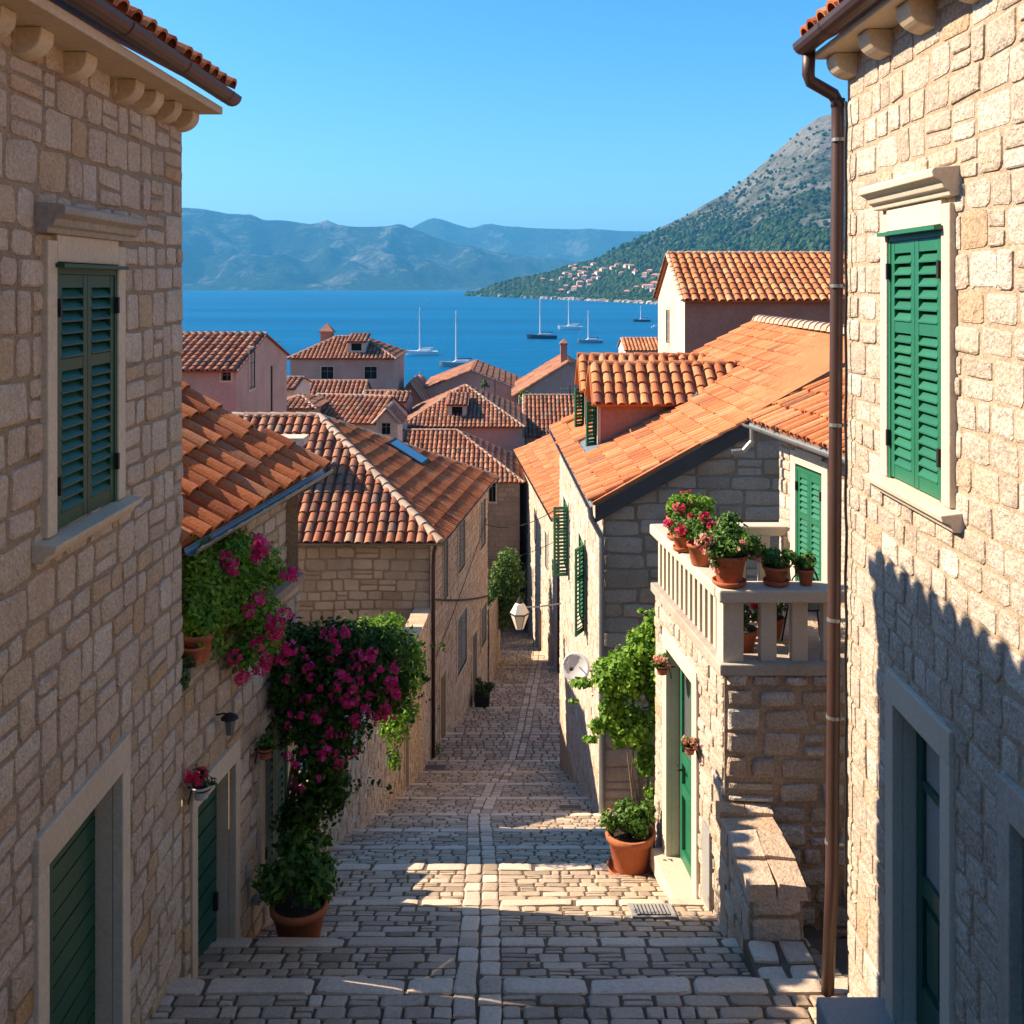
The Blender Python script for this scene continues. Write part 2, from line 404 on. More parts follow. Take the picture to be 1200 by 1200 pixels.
M['white_wall'] = mat('white_plaster', [(0, (.72, .68, .62))], .9, (12, .2), (1.2, .3), fbump=(20, .3, .01))
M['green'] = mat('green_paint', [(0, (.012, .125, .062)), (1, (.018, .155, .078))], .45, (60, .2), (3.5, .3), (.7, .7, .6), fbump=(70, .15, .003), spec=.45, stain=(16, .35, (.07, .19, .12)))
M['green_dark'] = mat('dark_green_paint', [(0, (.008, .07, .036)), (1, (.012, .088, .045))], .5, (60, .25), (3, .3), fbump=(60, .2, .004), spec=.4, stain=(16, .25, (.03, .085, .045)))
M['green_teal'] = mat('teal_door_paint', [(0, (.006, .07, .05)), (1, (.01, .09, .062))], .35, (60, .15), (3, .3), fbump=(60, .12, .003), spec=.5)
M['grey_wood'] = mat('grey_wood', [(0, (.17, .18, .17)), (1, (.22, .22, .2))], .7, (30, .3), (3, .3), fbump=(50, .3, .005))
M['metal_brown'] = mat('brown_metal', [(0, (.085, .045, .036))], .45, (50, .15), (2, .35), fbump=(60, .08, .002), metal=.3, spec=.5)
M['zinc'] = mat('zinc_metal', [(0, (.30, .31, .31))], .45, (30, .2), (2, .3), fbump=None, metal=.6)
M['lead'] = mat('dark_fascia', [(0, (.10, .085, .075))], .7, (20, .3), (2, .3), fbump=(30, .3, .005))
M['iron'] = mat('iron', [(0, (.03, .028, .026))], .6, None, None, fbump=None, metal=.4)
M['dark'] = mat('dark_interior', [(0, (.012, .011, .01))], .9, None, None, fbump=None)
M['pot'] = mat('terracotta_pot', [(0, (.42, .12, .05)), (1, (.52, .17, .075))], .8, (30, .25), (5, .4), (.75, .6, .5), fbump=(40, .3, .004), stain=(9, .25, (.55, .36, .26)))
M['pot_white'] = mat('enamel_pot', [(0, (.62, .60, .56))], .6, (20, .2), (8, .3), fbump=None)
M['soil'] = mat('soil', [(0, (.04, .028, .018))], .95, None, None, fbump=(40, 1, .02))
M['leaf'] = mat('leaf', [(0, (.03, .085, .010)), (.5, (.065, .15, .016)), (1, (.14, .25, .03))], .55, None, None, fbump=None, transl=.28, spec=.35)
M['leaf_dark'] = mat('leaf_dark', [(0, (.022, .06, .010)), (.6, (.045, .10, .016)), (1, (.08, .155, .024))], .5, None, None, fbump=None, transl=.2, spec=.4)
M['leaf_bright'] = mat('leaf_bright', [(0, (.08, .19, .012)), (.5, (.15, .30, .02)), (1, (.26, .42, .035))], .55, None, None, fbump=None, transl=.35, spec=.3)
M['petal'] = mat('magenta_petal', [(0, (.55, .01, .11)), (.5, (.70, .02, .17)), (1, (.80, .07, .27))], .6, None, None, fbump=None, transl=.3)
M['petal_red'] = mat('red_petal', [(0, (.55, .01, .05)), (1, (.75, .03, .14))], .6, None, None, fbump=None, transl=.3)
M['petal_pink'] = mat('salmon_petal', [(0, (.75, .22, .16)), (1, (.85, .42, .36))], .6, None, None, fbump=None, transl=.3)
M['bark'] = mat('bark', [(0, (.20, .14, .09)), (1, (.28, .2, .14))], .9, (30, .4), None, fbump=(40, .8, .01))
M['boat_white'] = mat('white_hull', [(0, (.75, .75, .74))], .4, None, None, fbump=None)
M['boat_navy'] = mat('navy_hull', [(0, (.03, .045, .08))], .4, None, None, fbump=None)
M['boat_grey'] = mat('grey_hull', [(0, (.25, .28, .32))], .4, None, None, fbump=None)
M['mast'] = mat('mast', [(0, (.62, .62, .6))], .4, None, None, fbump=None)
M['slate'] = mat('grey_slab', [(0, (.30, .29, .28)), (1, (.36, .35, .33))], .75, (60, .25), (2, .3), fbump=(80, .3, .004))
def glass(name, col, rough=.08):
    m = bpy.data.materials.new(name); m.use_nodes = True; b = m.node_tree.nodes['Principled BSDF']
    b.inputs['Base Color'].default_value = (*col, 1); b.inputs['Roughness'].default_value = rough; b.inputs['Specular IOR Level'].default_value = .8; return m
M['glass'] = glass('window_glass', (.10, .11, .11)); M['skyglass'] = glass('skylight_glass', (.06, .12, .2), .03)
M['curtain'] = mat('lace_curtain', [(0, (.34, .34, .33))], .9, (90, .5), None, fbump=None)
M['milk'] = mat('milk_glass', [(0, (.72, .68, .58))], .4, None, None, fbump=None)
M['dish'] = mat('dish_enamel', [(0, (.62, .62, .62))], .5, None, None, fbump=None)
M['stone_ash'] = mat('stone_ash', [(0, (.46, .38, .28)), (.3, (.62, .53, .41)), (.7, (.55, .46, .36)), (1, (.68, .58, .45))], .92, (38, .35), (.6, .7), (.5, .48, .47), fbump=(36, .8, .012), stain=(1.5, .4, (.2, .18, .15)))
# ------------------------------------------------------------------ ground and street
HS = [(0, 5.05), (7.0, 5.05), (7.6, 5.2), (10.3, 6.25), (12, 6.85), (14.7, 8.03), (18, 9.35), (28, 13.1), (38, 15.0), (48, 17.2), (56, 18.6), (70, 21.5), (100, 27), (125, 31), (145, 34.5), (3000, 34.5)]
B = lambda y: EYE-interp(HS, y)
STEPS = [7.55, 8.75, 10.3, 12.0, 13.9, 15.9, 18.0, 20.3, 22.8, 25.4, 28.2, 31.3, 34.8, 38.8, 43.2, 48]
def G(y):      # stepped street height
    if y < STEPS[0]: return B(y)+.08*max(0, min(1, (y-7)/.55))
    for a, b in zip(STEPS, STEPS[1:]):
        if y < b: return (B(a)-.08)+((B(b)+.07)-(B(a)-.08))*(y-a)/(b-a)
    return B(y)
XL = [(4, -2.65), (7.7, -2.65), (10.4, -2.5), (13, -2.55), (15, -2.65), (21, -2.4), (29, -2.4), (38.5, -1.05), (48, -.75), (58, -.8)]
XR = [(4, 2.5), (7.4, 2.5), (9.5, 2.3), (12, 2.0), (13, 2.1), (18, 1.75), (27, 1.45), (30, 1.9), (38, 2.3), (48, 2.9), (58, 3.2)]
XC = [(4, -.2), (7, -.24), (12, -.35), (18.4, -.6), (24, -.3), (31, .3), (47, 1.25), (58, 1.5)]

mb = MB()      # the land, one sheet from behind the viewer down to the sea bed
def land(x, y):
    z = B(max(y, 0))-.35+(.2*max(0, -y))
    if x < -2.7: z += min(1, (-2.7-x)/.5)*interp([(9, 2.0), (15, .75), (22, 1.6), (29, 3), (60, 4), (100, 5), (130, 0)], y)
    if x > 2.6: z += min(1, (x-2.6)/1)*.6
    if y > 28 and x > 3: z += min(6, .3*(x-3))*interp([(28, 0), (40, 1), (90, 1), (130, 0)], y)
    if y > 145: z = -2.5
    return max(z, -2.5)+.05*sin(x*1.3)*sin(y*.9)
xs = [-400, -200, -100, -60, -40, -25, -16, -12, -9, -7, -5.5, -4.2, -3.4, -3.2, -2.9, -2.75, -2.65, -1, 0, 1, 2.6, 3, 3.6, 4.5, 6, 8, 10, 14, 20, 30, 45, 60, 100, 200, 400]
ys = [-150, -60, -20, -5, 0, 4, 6, 7, 7.6]+[8.5+.9*i for i in range(56)]+[62, 70, 80, 90, 100, 110, 125, 140, 146, 200]
vs = [(x, y, land(x, y)) for y in ys for x in xs]; n = len(xs)
mb.add(vs, [(j*n+i, j*n+i+1, (j+1)*n+i+1, (j+1)*n+i) for j in range(len(ys)-1) for i in range(n-1)], .5)
M['earth'] = mat('earth', [(0, (.16, .12, .07))], .95, (4, .4), (.4, .5), fbump=(8, .8, .04))
struct(mb.build('ground', M['earth'], smooth=True))

mb = MB()      # street bed, cobbles, edge stones
def yrows():
    out = []; R = random.Random(3)
    ed = [4.2]+STEPS+[58]
    for a, b in zip(ed, ed[1:]):
        nose = (.21 if b < 12 else .26) if b < 50 else 0; y = a; rows = []
        dep = .145 if a < 14 else .19 if a < 26 else .26
        nn = max(1, round((b-nose-a)/dep)); cuts = [a+(b-nose-a)*(i+(R.uniform(-.12, .12) if 0 < i < nn else 0))/nn for i in range(nn+1)]
        for c, d in zip(cuts, cuts[1:]): out.append((c, d, 0, a))
        if nose: out.append((b-nose, b, 1, a))
    return out
def gz(y, a):   # height on the tread that starts at step a
    return G(max(y, a+1e-4)) if a > 5 else G(y)
R = random.Random(11)
bed = MB()
ed = [4.0]+STEPS+[60]
for a, b in zip(ed, ed[1:]):
    ya, yb = a+1e-4, b-1e-4
    q = [a+(b-a)*i/4 for i in range(5)]; q[0] = ya; q[-1] = yb
    for c, d in zip(q, q[1:]):
        bed.add([(interp(XL, c)-.3, c, G(c)), (interp(XR, c)+.5, c, G(c)), (interp(XR, d)+.5, d, G(d)), (interp(XL, d)-.3, d, G(d))], [(0, 1, 2, 3)], .5)
    if b < 55: bed.add([(interp(XL, b)-.3, b, G(yb)), (interp(XR, b)+.5, b, G(yb)), (interp(XR, b)+.5, b, G(b+1e-4)), (interp(XL, b)-.3, b, G(b+1e-4))], [(3, 2, 1, 0)], .5)
strip = []
for (c, d, nose, a) in yrows():
    ym = (c+d)/2; xl, xr, xc = interp(XL, ym), interp(XR, ym), interp(XC, ym)
    cw = .155+.002*ym; hi = ym < 24; n_ = 12 if hi else 8
    def put(x0, x1, y0, y1, m, rel, rm=None):
        xm, y_ = (x0+x1)/2, (y0+y1)/2
        tilt = R.uniform(-.012, .012)
        q = lambda x, y, dd: (xm+x, y_+y, G(min(max(y_+y, a+.002), d-.002) if y_+y > d-.002 and nose else max(y_+y, a+.002))+dd+tilt*x*2)
        k = len(bed.f); stone(bed, max(.05, x1-x0-.018), max(.04, y1-y0-.016), q, rel, R, n_, hi)
        for i in range(k, len(bed.f)): bed.m[i] = m
    segs = [(xl-.1, xc-cw), (xc+cw, xr+.15)]
    for (s0, s1) in segs:
        x = s0
        while x < s1-.03:
            wd = R.uniform(.38, .85) if nose else R.choice([R.uniform(.10, .17), R.uniform(.14, .25), R.uniform(.2, .36)])*(1 if ym < 20 else 1.3)
            if x+wd > s1-.1: wd = s1-x
            if not nose and R.random() < .2 and d-c > .12 and hi:
                m_ = (c+d)/2; put(x, x+wd, c, m_, 1, .010); put(x, x+wd, m_, d, 1, .010)
            else: put(x, x+wd, c-(0 if nose else R.uniform(0, .015)), d, 2 if nose else 1, .02 if nose else R.uniform(.006, .015))
            x += wd
    strip.append((c, d, a, nose))
for sd in (-1, 1):      # the flat pale strip down the middle: two runs of long slabs
    i = 0
    while i < len(strip):
        c, d, a, nose = strip[i]; j = i
        while j+1 < len(strip) and strip[j+1][2] == a and strip[j+1][1]-c < R.choice((.30, .42, .5)): j += 1
        d = strip[j][1]; ym = (c+d)/2; cw = .165+.002*ym; xc = interp(XC, ym); hi = ym < 24; k = len(bed.f)
        x0, x1 = (xc-cw, xc-.003) if sd < 0 else (xc+.003, xc+cw); xm = (x0+x1)/2; tl = R.uniform(-.008, .008)
        stone(bed, x1-x0-.012, d-c-.014, lambda x, y, dd: (xm+x, ym+y, G(min(max(ym+y, a+.002), d-.002))+dd+.004+tl*x*3), .011, R, 12 if hi else 8, hi)
        mm = 2 if R.random() < .72 else 1
        for q in range(k, len(bed.f)): bed.m[q] = mm
        i = j+1
struct(bed.build('street', [M['cobble_joint'], M['cobble'], M['nosing']], smooth=False))

# ------------------------------------------------------------------ openings
def reveal(mb, F, u0, u1, z0, z1, dep, d0=0, back=True):
    vs = [F.P(u, z, d) for d in (d0, -dep) for (u, z) in ((u0, z0), (u1, z0), (u1, z1), (u0, z1))]
    fs = [(0, 1, 5, 4), (1, 2, 6, 5), (2, 3, 7, 6), (3, 0, 4, 7)]
    if back: fs.append((4, 5, 6, 7))
    mb.add(vs, fs, .5)
def shutter(F, u0, u1, z0, z1, d0, parent, m, pitch=.075, mid=.36, th=.035, st=.055, name='shutter'):
    mb = MB(); zm = z1-(z1-z0)*mid
    for (a, b) in ((u0, u0+st), (u1-st, u1)): F.box(mb, a, b, z0, z1, d0, d0+th, .4)
    for (a, b) in ((z0, z0+st*1.4), (zm-st*.6, zm+st*.6), (z1-st*1.3, z1)): F.box(mb, u0+st, u1-st, a, b, d0+.002, d0+th-.002, .6)
    for (a, b) in ((z0+st*1.4, zm-st*.6), (zm+st*.6, z1-st*1.3)):
        n = max(2, int((b-a)/pitch)); h = (b-a)/n
        for i in range(n):
            z = a+h*i; c0, c1 = z+h*.08, z+h*.75; tk = .009
            vs = [F.P(u, zz, d) for u in (u0+st-.004, u1-st+.004) for (zz, d) in ((c0, d0+th+.004), (c0+tk, d0+th+.004), (c1+tk, d0+.004), (c1, d0+.004))]
            mb.add(vs, [(0, 1, 2, 3), (7, 6, 5, 4), (0, 4, 5, 1), (1, 5, 6, 2), (2, 6, 7, 3), (3, 7, 4, 0)], rng.random())
    return mb.build(name, m, parent)
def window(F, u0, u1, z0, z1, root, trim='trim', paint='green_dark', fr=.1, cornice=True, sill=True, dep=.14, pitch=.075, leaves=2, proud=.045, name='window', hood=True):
    mb = MB()
    for (a, b, c, d) in ((u0-fr, u0, z0, z1+fr), (u1, u1+fr, z0, z1+fr), (u0, u1, z1, z1+fr*1.3)): F.box(mb, a, b, c, d, -.03, proud, rng.random())
    reveal(mb, F, u0, u1, z0, z1, dep, -.029)
    w_ = mb.build(name, M[trim], root, bevel=.006)
    if cornice:
        mb = MB(); zt = z1+fr*1.3; e = .12
        F.extrude(mb, [(-.02, zt), (.065, zt), (.075, zt+.03), (.1, zt+.04), (.115, zt+.075), (.16, zt+.10), (.165, zt+.135), (.15, zt+.15), (-.02, zt+.165)], u0-fr-e*.5, u1+fr+e*.5, .5)
        mb.build('cornice', M['trim_grey'] if trim != 'trim_light' else M[trim], w_, bevel=.006)
    if sill:
        mb = MB(); F.extrude(mb, [(-.02, z0-.11), (.06, z0-.11), (.08, z0-.07), (.12, z0-.055), (.13, z0-.02), (-.02, z0)], u0-fr-.09, u1+fr+.09, .5)
        mb.build('sill', M['trim'] if trim != 'trim_light' else M[trim], w_, bevel=.006)
    if hood:
        mb = MB(); F.box(mb, u0-.03, u1+.03, z1-.03, z1-.008, -.02, proud+.05, .5); mb.build('drip_board', M[paint], w_)
    # fixed casing
    mb = MB(); c = .035
    for (a, b, cc, d) in ((u0+.002, u0+c, z0+.002, z1-.03), (u1-c, u1-.002, z0+.002, z1-.03), (u0+c, u1-c, z1-.065, z1-.03)): F.box(mb, a, b, cc, d, -.06, proud-.012, .5)
    F.box(mb, u0+c, u1-c, z0+.004, z1-.07, -dep+.004, -dep+.03, .5)
    mb.build('casing', M[paint], w_)
    um = (u0+u1)/2
    if leaves == 2:
        shutter(F, u0+c, um-.003, z0+.012, z1-.068, -.008, w_, M[paint], pitch); shutter(F, um+.003, u1-c, z0+.012, z1-.068, -.008, w_, M[paint], pitch)
    else: shutter(F, u0+c, u1-c, z0+.012, z1-.068, -.008, w_, M[paint], pitch)
    for u in (u0+c-.01, u1-c+.01):
        for z in (z0+.25, z1-.25): mb = MB(); F.box(mb, u-.012, u+.012, z-.05, z+.05, .02, .04+proud-.03, .5); mb.build('hinge', M['iron'], w_)
    return w_
def door_frame(F, u0, u1, z0, z1, root, trim='trim', fr=.15, lint=.22, dep=.35, proud=.04, sill=.12, name='door_frame'):
    mb = MB()
    for (a, b) in ((u0-fr, u0), (u1, u1+fr)): F.box(mb, a, b, z0, z1, -.03, proud, rng.random())
    F.box(mb, u0-fr, u1+fr, z1, z1+lint, -.03, proud+.002, rng.random())
    reveal(mb, F, u0, u1, z0, z1, dep, -.029)
    o = mb.build(name, M[trim], root, bevel=.007)
    if sill:
        mb = MB(); F.box(mb, u0-fr-.02, u1+fr+.02, z0-sill, z0+.01, -dep+.01, proud+.13, .5); mb.build('threshold', M[trim], o, bevel=.01)
    return o

def corbels(F, us, ztop, root, m, rad=.2, wd=.15):
    for u in us:
        mb = MB(); prof = [(-.02, ztop)]+[(rad*1.25*cos(a), ztop-rad*1.05*sin(a)) for a in [pi/2*i/8 for i in range(9)]]+[(-.02, ztop-rad*1.05)]
        prof = [(-.02, ztop), (rad*1.25, ztop)]+[(rad*1.25*cos(a), ztop-.03-rad*sin(a)) for a in [pi/2*i/9 for i in range(10)]]+[(-.02, ztop-.03-rad)]
        F.extrude(mb, prof, u-wd/2, u+wd/2, rng.random()); mb.build('corbel', M[m], root, bevel=.008)

# ------------------------------------------------------------------ tall stone house, left foreground
root = thing('stone_house', 'tall beige stone house in shade, dark green louvred window above a plank door', 'house', (-5, 4, 26.9))
F = Fr((-2.5, 1.0), (-2.5, 7.75)); WL = (F.U(58), F.U(131), 30.66, 32.13)
dl = (F.U(50), F.U(137), 27.0, 28.92)
mb = MB()
hol = [(WL[0], WL[1], WL[2], WL[3]), (dl[0], dl[1], 26.95, dl[3])]
stone_wall(mb, F, 26.6, 33.36, hol, ch=(.14, .25), sw=(.13, .34), relief=.017, gap=.024, seed=21, zmin=26.8)
for (a, b) in (((-2.5, 7.75), (-8, 7.75)), ((-8, 7.75), (-8, 1)), ((-8, 1), (-2.5, 1))):
    wall_surface(mb, Fr(a, b), 26.4, 33.4)
mb.build('wall', [M['mortar'], M['stone']], root)
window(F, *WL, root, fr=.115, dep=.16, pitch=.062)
df = door_frame(F, dl[0], dl[1], 27.0, 28.92, root, fr=.13, lint=.2, dep=.16)
mb = MB(); F.box(mb, dl[0]+.004, dl[1]-.004, 27.02, 28.91, -.155, -.14, .5)
z = 27.03
while z < 28.9: F.box(mb, dl[0]+.34, dl[1]-.03, z, min(z+.125, 28.905), -.14, -.125, rng.random()); z += .137
F.box(mb, dl[0]+.02, dl[0]+.12, 27.03, 28.9, -.13, -.09, .3); F.box(mb, dl[0]+.2, dl[0]+.33, 27.03, 28.9, -.13, -.095, .7)
dd = mb.build('door', M['green_dark'], root)
mb = MB(); F.box(mb, dl[0]+.06, dl[0]+.2, 27.95, 27.985, -.09, -.05, .5); F.box(mb, dl[0]+.05, dl[0]+.08, 27.87, 28.05, -.09, -.075, .5); mb.build('handle', M['iron'], dd)
corbels(F, [F.L-.10-u for u in (0, .40, .78, 1.15, 1.9, 2.45, 2.85, 3.4, 4.0, 4.6, 5.2)], 33.30, root, 'trim', rad=.115, wd=.15)
mb = MB(); F.box(mb, 0, F.L+.04, 33.302, 33.36, -.05, .30, .5); mb.build('eave_slab', M['trim'], root, bevel=.008)
mb = MB(); halfpipe(mb, F.P(-.0, 33.445, .36), F.P(F.L+.08, 33.445, .36), .075); mb.build('gutter', M['metal_brown'], root)
mb = MB(); R = random.Random(4)
tile_plane(mb, [F.P(0, 33.47, .35), F.P(F.L+.05, 33.47, .35), F.P(F.L+.05, 35.02, -2.6), F.P(0, 35.02, -2.6)], .21, .36, 6, .04, 5)
mb.add([F.P(0, 34.95, -2.6), F.P(F.L+.05, 34.95, -2.6), F.P(F.L+.05, 33.3, -5.9), F.P(0, 33.3, -5.9)], [(0, 1, 2, 3)], .3)
mb.build('roof', M['tile'], root)

# ------------------------------------------------------------------ sunlit stone house, right foreground
root = thing('stone_house', 'tall sunlit pale stone house with brown downpipe and bright green louvred window', 'house', (5, 4, 26.9))
F = Fr((2.4, 7.32), (2.4, 1.0))
WR = (F.U(1047), F.U(1112), 30.80, 32.34); dr = (F.U(1053), F.U(1109), 27.42, 29.40); d2 = (F.U(1192), F.U(1192)+1.0, 27.42, 29.45)
mb = MB()
stone_wall(mb, F, 26.6, 33.67, [WR, (dr[0], dr[1], 27.3, dr[3]), (d2[0], d2[1], 27.3, d2[3])], ch=(.15, .26), sw=(.13, .36), relief=.013, gap=.018, seed=33, zmin=26.8)
for (a, b) in (((8, 7.32), (2.4, 7.32)), ((2.4, 1), (8, 1)), ((8, 1), (8, 7.32))): wall_surface(mb, Fr(a, b), 26.4, 33.7)
mb.build('wall', [M['mortar_light'], M['stone_light']], root)
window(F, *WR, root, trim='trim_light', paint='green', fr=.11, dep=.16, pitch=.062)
df = door_frame(F, dr[0], dr[1], dr[2], dr[3], root, trim='trim_light', fr=.13, lint=.19, dep=.17, sill=.5)
u0, u1 = dr[0]+.01, dr[1]-.01; um = u0+.30*(u1-u0)
mb = MB(); D0 = -.155
for (a, b) in ((u0, u0+.09), (u1-.09, u1)): F.box(mb, a, b, 27.44, 29.39, D0, D0+.05, .4)
for (a, b) in ((27.44, 27.72), (28.28, 28.40), (28.93, 28.98), (29.31, 29.39)): F.box(mb, u0+.09, u1-.09, a, b, D0, D0+.048, .6)
F.box(mb, u0+.09, u1-.09, 27.72, 28.28, D0, D0+.02, .3)
for (a, b) in ((u0+.14, (u0+u1)/2-.03), ((u0+u1)/2+.03, u1-.14)):
    F.box(mb, a, b, 27.78, 28.22, D0+.02, D0+.042, .5)
dd = mb.build('door', M['green_teal'], root, bevel=.004)
mb = MB(); F.box(mb, u0+.09, u1-.09, 28.40, 29.31, D0+.012, D0+.022, .5); mb.build('pane', M['curtain'], dd)
mb = MB(); F.box(mb, u1-.07, u1-.03, 28.3, 28.5, D0+.05, D0+.065, .5); mb.tube([F.P(u1-.05, 28.43, D0+.05), F.P(u1-.05, 28.43, D0+.10), F.P(u1-.16, 28.43, D0+.10)], .011); mb.build('handle', M['zinc'], dd)
df = door_frame(F, d2[0], d2[1], d2[2], d2[3], root, trim='trim_grey', fr=.12, lint=.18, dep=.3, sill=.5)
mb = MB(); F.box(mb, d2[0]+.01, d2[1]-.01, 27.44, 29.44, -.29, -.26, .5); mb.build('door', M['green_teal'], root)
corbels(F, [.12+.66*i for i in range(9)], 33.62, root, 'trim', rad=.13, wd=.19)
mb = MB(); F.box(mb, -.03, F.L, 33.622, 33.668, -.05, .24, .5); mb.build('eave_slab', M['trim'], root, bevel=.008)
mb = MB(); halfpipe(mb, F.P(-.06, 33.74, .30), F.P(F.L, 33.74, .30), .08); mb.build('gutter', M['metal_brown'], root)
mb = MB(); x0 = 2.4
pts = [(2.13, 7.34, 33.70), (2.13, 7.36, 33.52), (2.15, 7.37, 33.47), (2.32, 7.39, 33.38), (2.352, 7.39, 33.32), (2.352, 7.39, 33.1), (2.30, 7.36, 27.75), (2.265, 7.36, 26.85)]
mb.tube(pts, .046, 14)
for (p, q) in ((pts[4], .0),): mb.tube([V(p)+V((0, 0, .03)), V(p)-V((0, 0, .03))], .052, 14)

dp = mb.build('downpipe', M['metal_brown'], root, smooth=True)
for z in (33.05, 32.0, 31.0, 29.6, 28.9, 28.0):
    mb = MB(); x = 2.352-.052*(33.1-z)/5.35; mb.tube([(x, 7.37, z+.012), (x, 7.37, z-.012)], .051, 14); mb.box((x+.04, 7.33, z-.01), (2.42, 7.36, z+.01)); mb.build('pipe_bracket', M['zinc'], dp)
mb = MB()
tile_plane(mb, [F.P(-.04, 33.76, .28), F.P(F.L, 33.76, .28), F.P(F.L, 35.25, -2.6), F.P(-.04, 35.25, -2.6)], .21, .36, 6, .04, 6)
mb.build('roof', M['tile'], root)
mb = MB(); R = random.Random(8)       # the cable that runs down beside the pipe
pts = [F.P(.10+.012*sin(i*1.7)+R.uniform(-.006, .006), 33.3-i*.16, .045) for i in range(36)]
mb.tube(pts, .010, 6); o = mb.build('cable', M['iron'], root)

# grey step slab
mb = MB(); mb.box((1.95, 5.2, 26.7), (2.39, 6.58, 27.44)); o = mb.build('step_block', M['slate'], bevel=.02, base=(2.2, 5.9, 26.9))
tag(o, 'grey stone step slab on the street under the glazed green door', 'step')

# ------------------------------------------------------------------ low house with the tiled eave, left
root = thing('low_house', 'low shaded stone house with orange tiled roof and zinc gutter behind the pink geraniums', 'house', (-4, 9, 25.5))
F = Fr((-2.50, 7.76), (-2.17, 10.4)); FU = F.offset(-.13)
dw = (F.U(234), F.U(270), 25.62, 27.72); wi = (F.U(303), F.U(326), 26.4, 27.85)
dw = (.20, .95, 25.75, 27.95); wi = (1.62, 2.22, 26.55, 27.95)
mb = MB()
stone_wall(mb, F, 25.0, 29.08, [(dw[0], dw[1], 25.6, dw[3]), wi], ch=(.14, .24), sw=(.14, .34), relief=.022, gap=.025, seed=41, zmin=25.4)
stone_wall(mb, FU, 29.08, 30.16, [], u0=0, ch=(.14, .22), sw=(.2, .4), relief=.018, gap=.02, seed=42)
F.box(mb, 0, F.L, 29.02, 29.10, -.2, .07, .8)
EV = Fr(F.P(F.L, 0)[:2], (-6.3, 10.5))
wall_surface(mb, EV, 24, [(0, 30.1), (EV.L, 32.4)])
mb.build('wall', [M['mortar'], M['stone']], root)
df = door_frame(F, dw[0], dw[1], dw[2], dw[3], root, fr=.10, lint=.17, dep=.17, sill=.16)
mb = MB(); F.box(mb, dw[0]+.01, dw[1]-.01, dw[2]+.02, dw[3]-.01, -.16, -.13, .5)
for i in range(12): F.box(mb, dw[0]+.05, dw[1]-.05, dw[2]+.06+i*.172, dw[2]+.06+i*.172+.15, -.13, -.115, rng.random())
dd = mb.build('door', M['green_teal'], root)
mb = MB(); F.box(mb, dw[1]-.12, dw[1]-.09, 26.75, 26.9, -.115, -.08, .5); mb.build('handle', M['iron'], dd)
window(F, *wi, root, fr=.09, cornice=False, dep=.12, pitch=.07, paint='green_dark', hood=False)
a, b = (-2.50, 7.79, 30.05), (-1.96, 10.52, 30.16)
rx = 3.3
mb = MB(); c_, d_ = (b[0]-rx, b[1]+.05, b[2]+rx*.545), (a[0]-rx, a[1], a[2]+rx*.545)
tile_plane(mb, [a, b, c_, d_], .225, .40, 7, .06, 9, jit=.016)
mb.build('roof', M['tile'], root)
mb = MB(); e = V((.055, 0, -.05)); halfpipe(mb, V(a)+e, V(b)+e+V((0, .06, 0)), .06); mb.build('gutter', M['zinc'], root)
mb = MB(); mb.box((-.0, 0, 0), (0.001, .001, .001)) if False else None
FB = Fr((a[0]-.06, a[1]), (b[0]-.06, b[1])); FB.box(mb, .02, FB.L, 29.92, 30.03, -.16, -.03, .5); mb.build('fascia', M['lead'], root)

# ------------------------------------------------------------------ garden wall
GW = [(10.42, -2.30), (15, -2.50), (21, -2.28), (29, -2.32)]
gt = [(10.42, 26.75), (15, 25.0), (20, 24.15), (29, 22.8)]
root = thing('garden_wall', 'long rough stone garden wall stepping down beside the street below the bougainvillea', 'wall', (-2.5, 20, 22))
mb = MB()
for k, ((y0, x0), (y1, x1)) in enumerate(zip(GW, GW[1:])):
    F = Fr((x0, y0), (x1, y1)); hs = []
    tops = [(q, interp(gt, y0+(y1-y0)*q/F.L)) for q in [F.L*i/6 for i in range(7)]]
    if k == 2: hs = [(.55, 1.45, 20.6, 23.1)]; HW = F
    stone_wall(mb, F, min(B(y1), B(y0))-.6, tops, hs, ch=(.12, .22), sw=(.12, .34), relief=.03, gap=.022, seed=50+k, n=10)
    Fb = Fr(F.P(F.L, 0, -.42)[:2], F.P(0, 0, -.42)[:2]); wall_surface(mb, Fb, min(B(y1), B(y0))-.6, [(F.L-q, z) for q, z in tops][::-1])
    R = random.Random(60+k); q = 0
    while q < F.L-.05:      # cap stones
        w_ = min(R.uniform(.3, .6), F.L-q); z = interp(tops, q+w_/2)
        F.box(mb, q+.008, q+w_-.008, z-.05, z+.05+R.uniform(0, .03), -.44, .03, R.random(), 1); q += w_
mb.build('wall', [M['mortar'], M['stone']], root, bevel=0)
df = door_frame(HW, .65, 1.35, 20.95, 22.95, root, fr=.1, lint=.14, dep=.25, sill=.15)
mb = MB(); HW.box(mb, .66, 1.34, 20.97, 22.94, -.24, -.21, .4); mb.build('door', M['grey_wood'], root)

